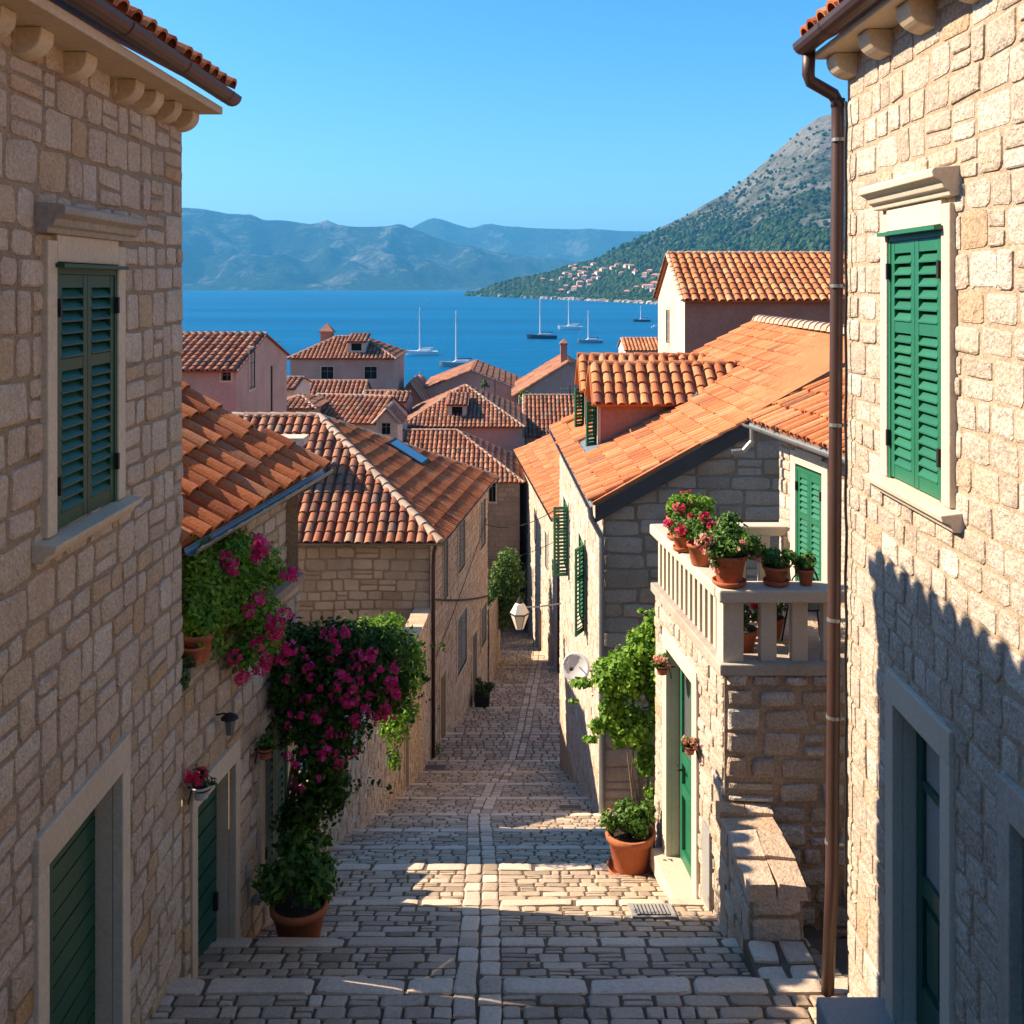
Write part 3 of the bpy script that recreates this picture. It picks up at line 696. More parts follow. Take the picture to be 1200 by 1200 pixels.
# ------------------------------------------------------------------ terrace house, right
root = thing('terrace_building', 'sunlit stone building with a green street door and a stone balustraded terrace on top', 'house', (2.6, 10.7, 25.3))
F = Fr((1.69, 12.05), (1.97, 9.5)); FF = Fr((1.97, 9.5), (5.2, 9.5))
td = (F.U(786)+.04, F.U(819), 25.62, 28.05)
td = (.62, 1.62, 25.62, 27.95)
mb = MB()
stone_wall(mb, F, 24.6, 28.44, [(td[0], td[1], 25.4, td[3])], ch=(.12, .22), sw=(.14, .38), relief=.022, gap=.02, seed=71, zmin=25.0)
k = len(mb.f)
stone_wall(mb, FF, 24.4, 28.44, [], ch=(.17, .24), sw=(.17, .42), relief=.05, gap=.05, seed=72, zmin=25.0)
FBk = Fr((5.2, 12.05), (1.69, 12.05)); wall_surface(mb, FBk, 24.2, 28.44)
mb.add([(1.69, 12.05, 28.43), (1.97, 9.5, 28.43), (5.2, 9.5, 28.43), (5.2, 12.05, 28.43)], [(0, 1, 2, 3)], .5)
mb.build('wall', [M['mortar_light'], M['stone_light']], root)
df = door_frame(F, td[0], td[1], td[2], td[3], root, trim='trim_light', fr=.17, lint=.17, dep=.18, sill=.2)
u0, u1 = td[0]+.01, td[1]-.01; mb = MB(); D0 = -.17
F.box(mb, u0, u1, td[2]+.02, td[3]-.01, D0, D0+.02, .3)
for (a, b) in ((u0, u0+.1), ((u0+u1)/2-.05, (u0+u1)/2+.05), (u1-.1, u1)): F.box(mb, a, b, td[2]+.02, td[3]-.01, D0+.02, D0+.06, .5)
for zz in (td[2]+.02, td[2]+.75, td[2]+1.1, td[3]-.14): F.box(mb, u0+.1, u1-.1, zz, zz+.12, D0+.02, D0+.058, .6)
dd = mb.build('door', M['green'], root, bevel=.004)
mb = MB()
for (a, b) in ((u0+.1, (u0+u1)/2-.05), ((u0+u1)/2+.05, u1-.1)): F.box(mb, a, b, td[2]+1.22, td[3]-.14, D0+.021, D0+.03, .5)
mb.build('pane', M['glass'], dd)
mb = MB(); mb.tube([F.P(u0+.16, td[2]+1.05, D0+.06), F.P(u0+.16, td[2]+1.05, D0+.11), F.P(u0+.05, td[2]+1.05, D0+.11)], .012); mb.build('handle', M['iron'], dd)
mb = MB(); F.box(mb, 2.0, 2.24, 26.0, 26.75, -.01, .045, .5); mb.build('meter_cover', M['slate'], root, bevel=.005)
# cornice course
mb = MB()
F.box(mb, -.05, F.L-.002, 28.40, 28.50, -.25, .05, .3); FF.box(mb, -.05, FF.L, 28.398, 28.502, -.25, .05, .6)
mb.build('string_course', M['trim_grey'], root, bevel=.01)
bal = MB()
zt0, zt1 = 29.07, 29.19
F.box(bal, -.06, F.L-.12, zt0, zt1, -.24, .06, .3); FF.box(bal, -.06, FF.L, zt0+.002, zt1+.002, -.26, .06, .6)
BK = Fr((3.35, 12.0), (1.69, 12.0)); BK.box(bal, 0, BK.L-.2, zt0-.003, zt1-.003, -.02, .2, .8)
br = bal.build('balustrade', M['trim_light'], root, bevel=.018)
def baluster(Fx, u, wd, dp, nm='baluster'):
    m_ = MB(); Fx.box(m_, u-wd/2, u+wd/2, 28.50, zt0+.001, -.09-dp/2, -.09+dp/2, rng.random()); m_.build(nm, M['trim_light'], br, bevel=.008)
for i in range(13): baluster(F, .06+i*(F.L-.34)/12.6, .085, .13)
baluster(F, F.L-.11, .2, .2, 'corner_post')
for i in range(9): baluster(FF, .42+i*.29, .15, .12)
for i in range(5): baluster(Fr((3.35, 12.1), (1.69, 12.1)), .12+i*.28, .12, .12)

# low wall beside it
root = thing('low_wall', 'short waist-high rubble stone wall stub in front of the terrace building', 'wall', (2.1, 8.9, 26))
mb = MB(); F = Fr((1.93, 9.48), (1.92, 8.25)); Fe = Fr((1.92, 8.25), (2.34, 8.25)); Fr2 = Fr((2.34, 8.25), (2.34, 9.48))
for k, (f, c) in enumerate(((F, (.14, .24)), (Fe, (.2, .3)), (Fr2, (.14, .24)))):
    stone_wall(mb, f, 25.4, 27.12, [], ch=c, sw=(.2, .45), relief=.022, gap=.022, seed=80+k)
R = random.Random(77); y = 8.22
while y < 9.40:
    d = min(R.uniform(.26, .42), 9.5-y)
    for (a, b) in (((1.89, 2.13), (2.14, 2.38)) if R.random() < .6 else ((1.89, 2.38),)): block(mb, (a+b)/2, y+d/2, 27.06, 27.17+R.uniform(0, .05), b-a, d-.008, R, 1, .014)
    y += d
mb.build('wall', [M['mortar'], M['stone']], root, bevel=.012)
# paving flags at its foot
root = thing('flagstone_patch', 'small patch of pale flagstones in mortar beside the rubble wall stub', 'paving', (2.1, 7.6, 26.4)); mb = MB(); R = random.Random(5)
mb.box((1.86, 7.30, 26.2), (2.36, 8.24, 26.74), .5, 0)
for i, y in enumerate((7.34, 7.63, 7.93)):
    for (a, b) in ((1.87, 2.10), (2.12, 2.35)):
        q = lambda x, yy, dd, a=a, b=b, y=y: ((a+b)/2+x, y+.14+yy, 26.74+dd); stone(mb, b-a-.02, .26, q, .03, R, 12)
mb.build('flagstones', [M['cobble_joint'], M['nosing']], root)
root['kind'] = 'structure'

# ------------------------------------------------------------------ house with the shutter door behind the terrace
root = thing('terrace_side_house', 'small cream stone house behind the terrace with tall green shutters and tiled eave', 'house', (4.3, 11.5, 28.4))
F = Fr((3.2, 12.25), (3.46, 10.55)); mb = MB()
sd = (F.U(936), F.U(967), 28.5, 29.97)
stone_wall(mb, F, 27.5, 30.35, [sd], ch=(.15, .25), sw=(.15, .35), relief=.02, gap=.02, seed=91, zmin=28.3)
FS = Fr((3.46, 10.55), (6.5, 10.2)); wall_surface(mb, FS, 27.5, 30.8)
FN = Fr((6.5, 12.4), (3.2, 12.25)); wall_surface(mb, FN, 27.5, [(0, 31.9), (FN.L, 30.3)])
mb.build('wall', [M['mortar_light'], M['stone_light']], root)
window(F, *sd, root, trim='trim_light', paint='green', fr=.14, cornice=False, sill=False, dep=.12, pitch=.06, hood=False, name='shuttered_door')
a, b = F.P(-.12, 30.37, .3), F.P(F.L+.8, 30.37, .3); mb = MB()
tile_plane(mb, [a, b, (b[0]+3.4, b[1]+.2, b[2]+1.62), (a[0]+3.4, a[1]+.3, a[2]+1.62)], .20, .40, 6, .05, 92); mb.build('roof', M['tile_lite'], root)
mb = MB(); halfpipe(mb, V(a)+V((-.05, .1, -.03)), V(b)+V((-.05, 0, -.03)), .055)
mb.tube([V(a)+V((-.02, -.12, -.06)), V(a)+V((-.02, -.12, -.22)), V(a)+V((-.12, -.10, -.34)), V(a)+V((-.26, -.08, -.36))], .035, 10); mb.build('gutter', M['zinc'], root)
# ------------------------------------------------------------------ plain house builder
def add_window(F, u, z0, w_, h, root, kind='dark', trimm='trim', fr=.08):
    mb = MB(); u0, u1, z1 = u-w_/2, u+w_/2, z0+h
    for (a, b, c, d) in ((u0-fr, u0, z0-fr, z1+fr), (u1, u1+fr, z0-fr, z1+fr), (u0, u1, z1, z1+fr), (u0, u1, z0-fr, z0)): F.box(mb, a, b, c, d, -.02, .04, rng.random())
    reveal(mb, F, u0, u1, z0, z1, .18, .036); o = mb.build('window', M[trimm], root)
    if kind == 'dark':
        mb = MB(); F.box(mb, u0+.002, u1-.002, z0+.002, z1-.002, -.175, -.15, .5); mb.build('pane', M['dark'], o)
        mb = MB(); F.box(mb, u-.02, u+.02, z0, z1, -.15, -.13, .5); F.box(mb, u0, u1, z0+h*.6, z0+h*.6+.04, -.15, -.131, .5); mb.build('glazing_bar', M['grey_wood'], o)
    elif kind == 'glass':
        mb = MB(); F.box(mb, u0+.002, u1-.002, z0+.002, z1-.002, -.175, -.15, .5); mb.build('pane', M['glass'], o)
    else:
        for (a, b) in ((u0+.01, u-.005), (u+.005, u1-.01)): shutter(F, a, b, z0+.01, z1-.01, -.03, o, M[kind], max(.07, h/16), name='shutter')
    return o

def house(label, x0, x1, D, dep, zb, ze, zr, roof='hip', wall='pink', tmat='tile_old', wins=(), gwins=(), base=None, pitch=.28, row=.45, over=.25, cat='house', name='house', chim=None, dormer=None, rot=0, seg=4, group=None, stones=None, hipm='hip', hip_in=None, rgcol=True):
    """ridge 'hip' along x, 'gabx' ridge along x, 'gaby' ridge along y, 'pyr'; front wall faces -y. rot turns it about its front left corner"""
    root = thing(name, label, cat, ((x0+x1)/2, D+dep/2, zb), group)
    ca, sa = cos(rot), sin(rot)
    def Q(x, y, z=None):
        dx, dy = x-x0, y-D; q = (x0+dx*ca-dy*sa, D+dx*sa+dy*ca); return q if z is None else (*q, z)
    FF = Fr(Q(x0, D), Q(x1, D)); FR = Fr(Q(x1, D), Q(x1, D+dep)); FBk = Fr(Q(x1, D+dep), Q(x0, D+dep)); FL = Fr(Q(x0, D+dep), Q(x0, D))
    xm, ym = (x0+x1)/2, D+dep/2; W = x1-x0; mb = MB()
    gab = lambda F: [(0, ze), (F.L/2, zr-.06), (F.L, ze)]
    tops = [ze, ze, ze, ze]
    if roof == 'gabx': tops[1] = gab(FR); tops[3] = gab(FL)
    if roof == 'gaby': tops[0] = gab(FF); tops[2] = gab(FBk)
    holesF = [(W*u-w_/2, W*u+w_/2, z, z+h) for (u, z, w_, h, k) in wins]; holesL = [(dep*u-w_/2, dep*u+w_/2, z, z+h) for (u, z, w_, h, k) in gwins]
    if stones:
        sm, mm, rel = stones
        stone_wall(mb, FF, zb, tops[0], holesF, ch=(.2, .32), sw=(.25, .6), relief=rel, gap=.03, hi=False, n=8, seed=int(D*7), zmin=zb)
        mats_ = [M[mm], M[sm]]
    else: wall_surface(mb, FF, zb, tops[0], holesF); mats_ = M[wall]
    wall_surface(mb, FR, zb, tops[1]); wall_surface(mb, FBk, zb, tops[2]); wall_surface(mb, FL, zb, tops[3], holesL)
    mb.build('wall', mats_, root)
    for (u, z, w_, h, k) in wins: add_window(FF, W*u, z, w_, h, root, k, fr=.07)
    for (u, z, w_, h, k) in gwins: add_window(FL, dep*u, z, w_, h, root, k, fr=.07)
    mb = MB(); o = over; zo = ze-.03; R = random.Random(int(D*13+x0*7)); kw = dict(pitch=pitch, row=row, seg=seg, R=R, thick=.05)
    sl_ = (zr-ze)/(dep/2) if roof != 'gaby' else (zr-ze)/(W/2); z_ = zo-o*sl_+.02
    A, Bq, C, Dq = Q(x0-o, D-o, z_), Q(x1+o, D-o, z_), Q(x1+o, D+dep+o, z_), Q(x0-o, D+dep+o, z_); rg = MB()
    if roof in ('hip', 'pyr'):
        hi = min(dep/2+o, W/2+o) if hip_in is None else hip_in
        if roof == 'pyr': hi = W/2+o
        r0, r1 = Q(x0-o+hi, ym, zr), Q(x1+o-hi, ym, zr)
        if roof == 'pyr': r1 = r0 = Q(xm, ym, zr)
        if r0 == r1:
            for (a, b) in ((A, Bq), (Bq, C), (Dq, A)): tile_plane(mb, [a, b, r0], **kw)
            tile_plane(mb, [C, Dq, r0], tiles=False, **kw)
        else:
            tile_plane(mb, [A, Bq, r1, r0], **kw); tile_plane(mb, [Bq, C, r1], **kw); tile_plane(mb, [Dq, A, r0], **kw); tile_plane(mb, [C, Dq, r0, r1], tiles=False, **kw)
            ridge(rg, r0, r1)
        ridge(rg, A, r0); ridge(rg, Bq, r1)
    elif roof == 'gabx':
        A, Bq = Q(x0-.12, D-o, z_), Q(x1+.12, D-o, z_); r0, r1 = Q(x0-.12, ym, zr), Q(x1+.12, ym, zr); C, Dq = Q(x1+.12, D+dep+o, z_), Q(x0-.12, D+dep+o, z_)
        tile_plane(mb, [A, Bq, r1, r0], **kw); tile_plane(mb, [C, Dq, r0, r1], tiles=False, **kw); ridge(rg, r0, r1); ridge(rg, A, r0, r=.09); ridge(rg, Dq, r0, r=.09)
    elif roof == 'gaby':
        r0, r1 = Q(xm, D-.12, zr), Q(xm, D+dep+.12, zr); z_ = zo-o*sl_+.02
        A, Bq, C, Dq = Q(x0-o, D-.12, z_), Q(x1+o, D-.12, z_), Q(x1+o, D+dep+.12, z_), Q(x0-o, D+dep+.12, z_)
        tile_plane(mb, [Dq, A, r0, r1], **kw); tile_plane(mb, [Bq, C, r1, r0], **kw); ridge(rg, r0, r1); ridge(rg, A, r0, r=.09); ridge(rg, Bq, r0, r=.09)
    ro = mb.build('roof', M[tmat], root); rg.build('ridge_tiles', M[hipm], ro)
    if chim:
        for (cx, cy, cw, cz) in chim:
            mb = MB(); q = Q(cx, cy); mb.box((q[0]-cw/2, q[1]-cw/2, zr-2.2), (q[0]+cw/2, q[1]+cw/2, cz)); mb.box((q[0]-cw*.65, q[1]-cw*.65, cz), (q[0]+cw*.65, q[1]+cw*.65, cz+.12))
            n = 4; mb.add([(q[0]-cw*.6, q[1]-cw*.6, cz+.12), (q[0]+cw*.6, q[1]-cw*.6, cz+.12), (q[0]+cw*.6, q[1]+cw*.6, cz+.12), (q[0]-cw*.6, q[1]+cw*.6, cz+.12), (q[0], q[1], cz+.12+cw*.7)], [(0, 1, 4), (1, 2, 4), (2, 3, 4), (3, 0, 4)])
            mb.build('chimney', M['rose'], ro)
    if dormer:
        (dx, dy, dw, dz0, dz1, dlen, kind) = dormer     # box dormer with a dark opening, tiled lean-to roof
        Fd = Fr(Q(dx-dw/2, dy), Q(dx+dw/2, dy)); mb = MB(); hole = (dw*.22, dw*.78, dz0+.25*(dz1-dz0), dz1-.15*(dz1-dz0))
        wall_surface(mb, Fd, dz0, dz1, [hole]); wall_surface(mb, Fr(Q(dx+dw/2, dy), Q(dx+dw/2, dy+dlen)), dz0, dz1); wall_surface(mb, Fr(Q(dx-dw/2, dy+dlen), Q(dx-dw/2, dy)), dz0, dz1)
        do = mb.build('dormer', M['cream'], ro)
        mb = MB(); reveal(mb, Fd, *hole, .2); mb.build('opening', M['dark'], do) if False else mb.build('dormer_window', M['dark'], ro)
        mb = MB(); tile_plane(mb, [Q(dx-dw/2-.12, dy-.15, dz1-.04), Q(dx+dw/2+.12, dy-.15, dz1-.04), Q(dx+dw/2+.12, dy+dlen, dz1+.22*dlen), Q(dx-dw/2-.12, dy+dlen, dz1+.22*dlen)], pitch=pitch, row=row, seg=4, R=R, thick=.05)
        mb.build('dormer_roof', M[tmat], ro)
    return root

# ------------------------------------------------------------------ house with the big hipped roof, left middle
root = thing('corner_house', 'ochre stone house with weathered hipped tile roof and skylight at the street bend', 'house', (-6.5, 33.5, 18))
ZE, ZA = 24.9, 27.75
F3 = Fr((-11.5, 29.0), (-2.32, 29.0)); F3s = Fr((-2.32, 29.0), (-.92, 38.4)); mb = MB()
ww = [(F3s.U(518), F3s.U(524), 22.55, 24.3), (F3s.U(536), F3s.U(544), 22.75, 24.6), (F3s.U(562), F3s.U(568), 22.5, 24.2)]
arch = (F3s.U(535), F3s.U(546), 19.5, 21.3); d31 = (F3s.U(515), F3s.U(521), 17.9, 20.4); d32 = (F3s.U(553), F3s.U(558), 17.3, 19.9); w34 = (F3s.U(563), F3s.U(569), 18.9, 20.3)
k3 = MB(); stone_wall(k3, F3, 19.5, ZE, [], ch=(.24, .36), sw=(.25, .62), relief=.02, gap=.035, hi=True, n=10, seed=101); k3.build('front_wall', [M['mortar_grey'], M['stone_ash']], root)
wall_surface(mb, F3s, 15, 16.5)
stone_wall(mb, F3s, 16.5, ZE, ww+[arch, d31, d32, w34], ch=(.16, .28), sw=(.2, .5), relief=.018, gap=.02, hi=False, n=8, seed=102)
F3b = Fr((-.92, 38.4), (-11.5, 38.4)); wall_surface(mb, F3b, 16, ZE)
M['ochre'] = mat('ochre_stone', [(0, (.50, .36, .22)), (.5, (.58, .44, .28)), (1, (.54, .36, .2))], .92, (30, .35), (1.2, .4), fbump=(26, .8, .012))
nwalls = None
o = mb.build('wall', [M['mortar'], M['stone']], root)
for (a, b, c, d) in ww: add_window(F3s, (a+b)/2, c, b-a, d-c, root, 'grey_wood', fr=.06)
add_window(F3s, (w34[0]+w34[1])/2, w34[2], w34[1]-w34[0], w34[3]-w34[2], root, 'grey_wood', fr=.1)
add_window(F3s, (arch[0]+arch[1])/2, arch[2], arch[1]-arch[0], arch[3]-arch[2], root, 'grey_wood', fr=.1)
for d_ in (d31, d32):
    fo = door_frame(F3s, d_[0], d_[1], d_[2], d_[3], root, fr=.12, lint=.2, dep=.3, sill=.1)
    mb = MB(); F3s.box(mb, d_[0]+.01, d_[1]-.01, d_[2], d_[3]-.01, -.28, -.24, .5); mb.build('door', M['grey_wood'], root)
o3 = .3; A = (-11.7, 28.7, ZE-.1); Bq = (-2.0, 28.7, ZE-.1); C = (-.62, 38.75, ZE-.1); AP = (-6.35, 33.6, ZA); RW = (-11.7, 33.6, ZA); BK_ = (-11.7, 38.75, ZE-.1)
mb = MB(); tile_plane(mb, [A, Bq, AP, RW], .29, .40, 7, .06, 103, jit=.02); ro = mb.build('roof', M['tile_old'], root)
mb = MB(); tile_plane(mb, [Bq, C, AP], .21, .52, 6, .06, 104, holes=[(5.6, 6.6, 2.1, 3.6)]); tile_plane(mb, [C, BK_, RW, AP], .3, .5, 4, .05, 105, tiles=False); mb.build('roof_slope', M['tile'], ro)
mb = MB(); ridge(mb, Bq, AP, .15, .42, 7); ridge(mb, C, AP, .10, .4); ridge(mb, RW, AP, .13, .42); mb.build('ridge_tiles', M['hip'], ro)
mb = MB(); halfpipe(mb, (A[0], A[1]-.02, A[2]-.0), (Bq[0]+.1, Bq[1]-.02, Bq[2]-.0), .08); e = V(C)-V(Bq); halfpipe(mb, V(Bq)+V((.05, 0, 0)), V(C)+V((.05, 0, 0)), .07); mb.build('gutter', M['zinc'], root)
mb = MB(); mb.tube([(-2.12, 28.75, ZE-.12), (-2.2, 28.86, ZE-.4), (-2.22, 28.88, ZE-.8), (-2.22, 28.88, 18.5)], .055, 10); mb.build('downpipe', M['metal_brown'], root, smooth=True)
# skylight lying in the right slope
U = (V(C)-V(Bq)).normalized(); N = (V(C)-V(Bq)).cross(V(AP)-V(Bq)).normalized(); N = N if N.z > 0 else -N; W_ = N.cross(U); W_ = W_ if W_.z > 0 else -W_
def RP(u, v, d): return V(Bq)+U*u+W_*v+N*d
for nm, (u0, u1, v0, v1, d0, d1), mt in (('skylight', (5.55, 6.65, 2.1, 3.55, 0, .12), 'iron'),):
    mb = MB(); vs = [RP(u, v, d) for d in (d0, d1) for (u, v) in ((u0, v0), (u1, v0), (u1, v1), (u0, v1))]
    mb.add(vs, [(3, 2, 1, 0), (4, 5, 6, 7), (0, 1, 5, 4), (1, 2, 6, 5), (2, 3, 7, 6), (3, 0, 4, 7)]); sk = mb.build(nm, M[mt], ro)
    mb = MB(); mb.add([RP(u, v, .125) for (u, v) in ((u0+.1, v0+.1), (u1-.1, v0+.1), (u1-.1, v1-.1), (u0+.1, v1-.1))], [(0, 1, 2, 3)]); mb.build('skylight_pane', M['skyglass'], sk)
# chimney block on the front slope
mb = MB(); x, y = X(335, 31.2), 31.2; mb.box((x-.45, y-.3, 25.4), (x+.45, y+.3, Z(522, 30.9))); mb.box((x-.75, y-.42, Z(522, 30.9)), (x+.62, y+.42, Z(513, 30.9))); mb.build('chimney', M['cream'], ro)

# ------------------------------------------------------------------ the big orange roofed house, right middle
root = thing('street_house', 'stone house with large orange tiled roof, two dormers and dark gable wall', 'house', (4, 22, 20))
ZJ = 28.25; wx0, wx1 = 1.60, 1.27; EJ = .20
FJ = Fr((wx1, 27.2), (wx0, 18.0)); FG = Fr((wx0, 18.0), (6.9, 18.0)); SL = .556
s1 = (FJ.U(655)+.55, FJ.U(668)-.1, 25.75, 27.5)
s1 = (FJ.U(664.5)-.62, FJ.U(664.5)+.62, 25.1, 26.75); s2 = (FJ.U(683)-.5, FJ.U(683)+.5, 25.0, 26.75)
mb = MB()
stone_wall(mb, FJ, 20.5, ZJ, [s1, s2], ch=(.2, .32), sw=(.25, .6), relief=.014, gap=.02, hi=False, n=8, seed=111, zmin=20.8)
wall_surface(mb, FJ, 15, 20.5)
wallJ = mb.build('wall', [M['mortar_light'], M['stone_light']], root)
mb = MB()
stone_wall(mb, FG, 20, [(0, ZJ-.05), (FG.L-.5, ZJ-.05+(FG.L-.5)*SL), (FG.L, ZJ+(FG.L-.5)*SL-.2)], [], ch=(.24, .36), sw=(.3, .7), relief=.018, gap=.03, hi=True, n=10, seed=112)
mb.build('gable_wall', [M['mortar_grey'], M['stone_grey']], root)
mb = MB(); FGb = Fr((12, 27.3), (wx1, 27.2)); wall_surface(mb, FGb, 15, [(0, ZJ), (12-6.4, 31), (FGb.L, ZJ)]); wall_surface(mb, Fr((12, 18), (12, 27.3)), 18, ZJ); wall_surface(mb, Fr((6.9, 18), (12, 18)), 20, ZJ+.3); mb.build('back_wall', M['pink'], root)
for k, (s_, off) in enumerate(((s1, .0), (s2, .0))):
    o = add_window(FJ, (s_[0]+s_[1])/2, s_[2], s_[1]-s_[0], s_[3]-s_[2], root, 'green', 'trim_light', .1)
# the open leaf that stands out from the facade
for s_, da, db in ((s1, .36, .06), (s2, .22, .40)):
    h0 = FJ.P(s_[1]+.05, 0, .03)[:2]; h1 = FJ.P(s_[1]+.05+db, 0, .03+da)[:2]
    Fo = Fr(h1, h0) if False else Fr(h0, h1); shutter(Fo, 0, Fo.L, s_[2], s_[3], -.02, root, M['green'], .08, name='open_shutter')
ea, eb = (wx0-EJ, 17.9, ZJ-EJ*SL+.07), (wx1-EJ, 27.35, ZJ-EJ*SL+.07)
rx = 6.55
ra, rb = (rx, 17.9, ea[2]+(rx-ea[0])*SL), (rx, 27.35, ea[2]+(rx-ea[0])*SL)
mb = MB(); dm = [(21.85, 23.6), (25.0, 26.6)]
hl = [(27.35-b+.1-.0, 27.35-a-.1, .35, 3.6) for a, b in dm]
hl = [(a-17.9-.05, b-17.9+.05, .45, 3.0) for a, b in dm]
tile_plane(mb, [ea, eb, rb, ra], .225, .36, 6, .05, 113, holes=hl); ro = mb.build('roof', M['tile_lite'], root)
mb = MB(); tile_plane(mb, [(12.3, 27.35, ZJ), (12.3, 17.9, ZJ), ra, rb], .3, .5, 4, .05, 114, tiles=False); mb.build('rear_slope', M['tile_lite'], ro)
mb = MB(); ridge(mb, V(ra)+V((0, 0, .02)), V(rb)+V((0, 0, .02)), .17, .42, 7); mb.build('ridge_tiles', M['hip'], ro)
mb = MB(); halfpipe(mb, V(ea)+V((-.06, -.1, -.0)), V(eb)+V((-.06, 0, 0)), .07)
mb.tube([V(ea)+V((-.04, .02, -.06)), V(ea)+V((-.02, .04, -.25)), (wx0-.03, 17.93, 27.6), (wx0-.03, 17.93, 27.3), (wx0-.03, 17.93, 22.4)], .05, 10); mb.build('gutter', M['zinc'], root)
# verge board
mb = MB(); va, vb = V(ea)+V((.06, -.02, -.05)), V(ra)+V((0, -.02, -.05)); dn = V((0, 0, -.30)); dy = V((0, .10, 0))
mb.add([va, vb, vb+dn, va+dn, va+dy, vb+dy, vb+dn+dy, va+dn+dy], [(0, 1, 2, 3), (7, 6, 5, 4), (0, 4, 5, 1), (1, 5, 6, 2), (2, 6, 7, 3), (3, 7, 4, 0)]); mb.build('verge_board', M['lead'], root)
roofz = lambda x: ea[2]+(x-ea[0])*SL
for k, ((y0, y1), xf) in enumerate(zip(dm, (1.87, 1.82))):
    zb = roofz(xf); zt = zb+1.15; zr = zt+.62; Fd = Fr((xf, y1), (xf, y0)); ym = (y0+y1)/2
    mb = MB(); hole = (.22, Fd.L-.16, zb+.12, zt-.08)
    wall_surface(mb, Fd, zb-.3, [(0, zt), (Fd.L/2, zr-.1), (Fd.L, zt)], [hole]); xe = xf+(zt-zb)/SL; 
    wall_surface(mb, Fr((xf, y0), (xe+.4, y0)), zb-.4, zt); wall_surface(mb, Fr((xe+.4, y1), (xf, y1)), zb-.4, zt)
    do = mb.build('dormer', M['rose'], ro)
    mb = MB(); reveal(mb, Fd, *hole, .15, .03, back=False)
    for (a, b) in ((hole[0]-.08, hole[0]), (hole[1], hole[1]+.08), (Fd.L-.06, Fd.L+.03)): Fd.box(mb, a, b, zb-.1, zt, -.02, .035, .5)
    Fd.box(mb, hole[0], hole[1], zt-.08, zt-.001, -.02, .034, .5); mb.build('dormer_frame', M['trim_light'], do)
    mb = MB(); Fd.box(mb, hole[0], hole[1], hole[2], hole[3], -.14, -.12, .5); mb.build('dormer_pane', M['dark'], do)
    hh = Fr(Fd.P(hole[1]+.06, 0, .05)[:2], Fd.P(hole[1]+.30, 0, .30)[:2]); shutter(hh, 0, .32, hole[2], hole[3], 0, do, M['green'], .08, name='dormer_shutter')
    mb = MB(); ov = .18; so_ = .22; xr = xf+(zr-zb)/SL+.1; xe2 = xf+(zt-.1-zb)/SL; sl2 = (zr-zt)/((y1-y0)/2)
    e0, e1 = (xf-ov, y0-so_, zt-so_*sl2+.03), (xe2+.1, y0-so_, zt-so_*sl2+.03); r0, r1 = (xf-ov, ym, zr+.03), (xr, ym, zr+.03)
    tile_plane(mb, [e0, e1, r1, r0], .25, .34, 7, .05, 115+k); tile_plane(mb, [(e1[0], y1+so_, e0[2]), (e0[0], y1+so_, e0[2]), r0, r1], .25, .34, 6, .05, 117+k)
    ridge(mb, r0, r1, .10, .36, 6); mb.build('dormer_roof', M['tile_lite'], do)
    mb = MB(); q = lambda u, y, d: (xf-.02-u, y, roofz(xf-u)+d)
    mb.add([q(0, y0-.15, .09), q(.5, y0-.15, .09), q(.5, y1+.1, .09), q(0, y1+.1, .09)], [(0, 1, 2, 3)])
    mb.add([(xf, y0-.14, roofz(xf)+.09), (xe, y0-.14, roofz(xe)+.09), (xe, y0+.0, roofz(xe)+.12), (xf, y0+.0, roofz(xf)+.12)], [(0, 1, 2, 3)]); mb.build('flashing', M['zinc'], do)

# house next down the street (K)
root = thing('street_house', 'narrow stone house below the big orange roof, upper wall sunlit and lower wall shaded', 'house', (4, 50, 14))
mb = MB(); FK = Fr((.42, 59), (1.93, 42)); kz = 22.45; hk = [(FK.U(u)-.45, FK.U(u)+.45, z, z+h) for u, z, h in ((617, 19.6, 1.6), (628, 19.4, 1.6), (641, 19.3, 1.6), (624, 16.2, 1.5))]; dk = (FK.U(634)-.5, FK.U(634)+.5, 14.4, 16.8)
stone_wall(mb, FK, 12, kz, hk+[dk], ch=(.26, .4), sw=(.3, .7), relief=.02, gap=.03, hi=False, n=8, seed=121)
FKg = Fr((1.93, 42), (9, 42)); wall_surface(mb, FKg, 12, [(0, kz), (3.5, kz+1.9), (7.07, kz)]); wall_surface(mb, Fr((9, 59), (.42, 59)), 10, kz)
mb.build('wall', [M['mortar_light'], M['stone_light']], root)
for (a, b, c, d) in hk: add_window(FK, (a+b)/2, c, b-a, d-c, root, 'grey_wood', 'trim_light', .1)
fo = door_frame(FK, dk[0], dk[1], dk[2], dk[3], root, fr=.14, lint=.2, dep=.3, sill=.1); mb = MB(); FK.box(mb, dk[0], dk[1], dk[2], dk[3], -.28, -.25, .5); mb.build('door', M['grey_wood'], root)
mb = MB(); tile_plane(mb, [(1.7, 41.8, kz), (.17, 59.2, kz), (5.0, 59.2, kz+2.2), (5.6, 41.8, kz+2.2)], .28, .45, 5, .05, 122); tile_plane(mb, [(9.3, 41.8, kz), (9.3, 59.2, kz), (5.0, 59.2, kz+2.2), (5.6, 41.8, kz+2.2)], .3, .5, 4, tiles=False); mb.build('roof', M['tile_lite'], root)
mb = MB(); halfpipe(mb, (1.64, 41.8, kz-.02), (.11, 59.2, kz-.02), .07); mb.tube([(1.9, 41.9, kz), (1.92, 41.9, 14)], .06, 8); mb.build('gutter', M['metal_brown'], root)

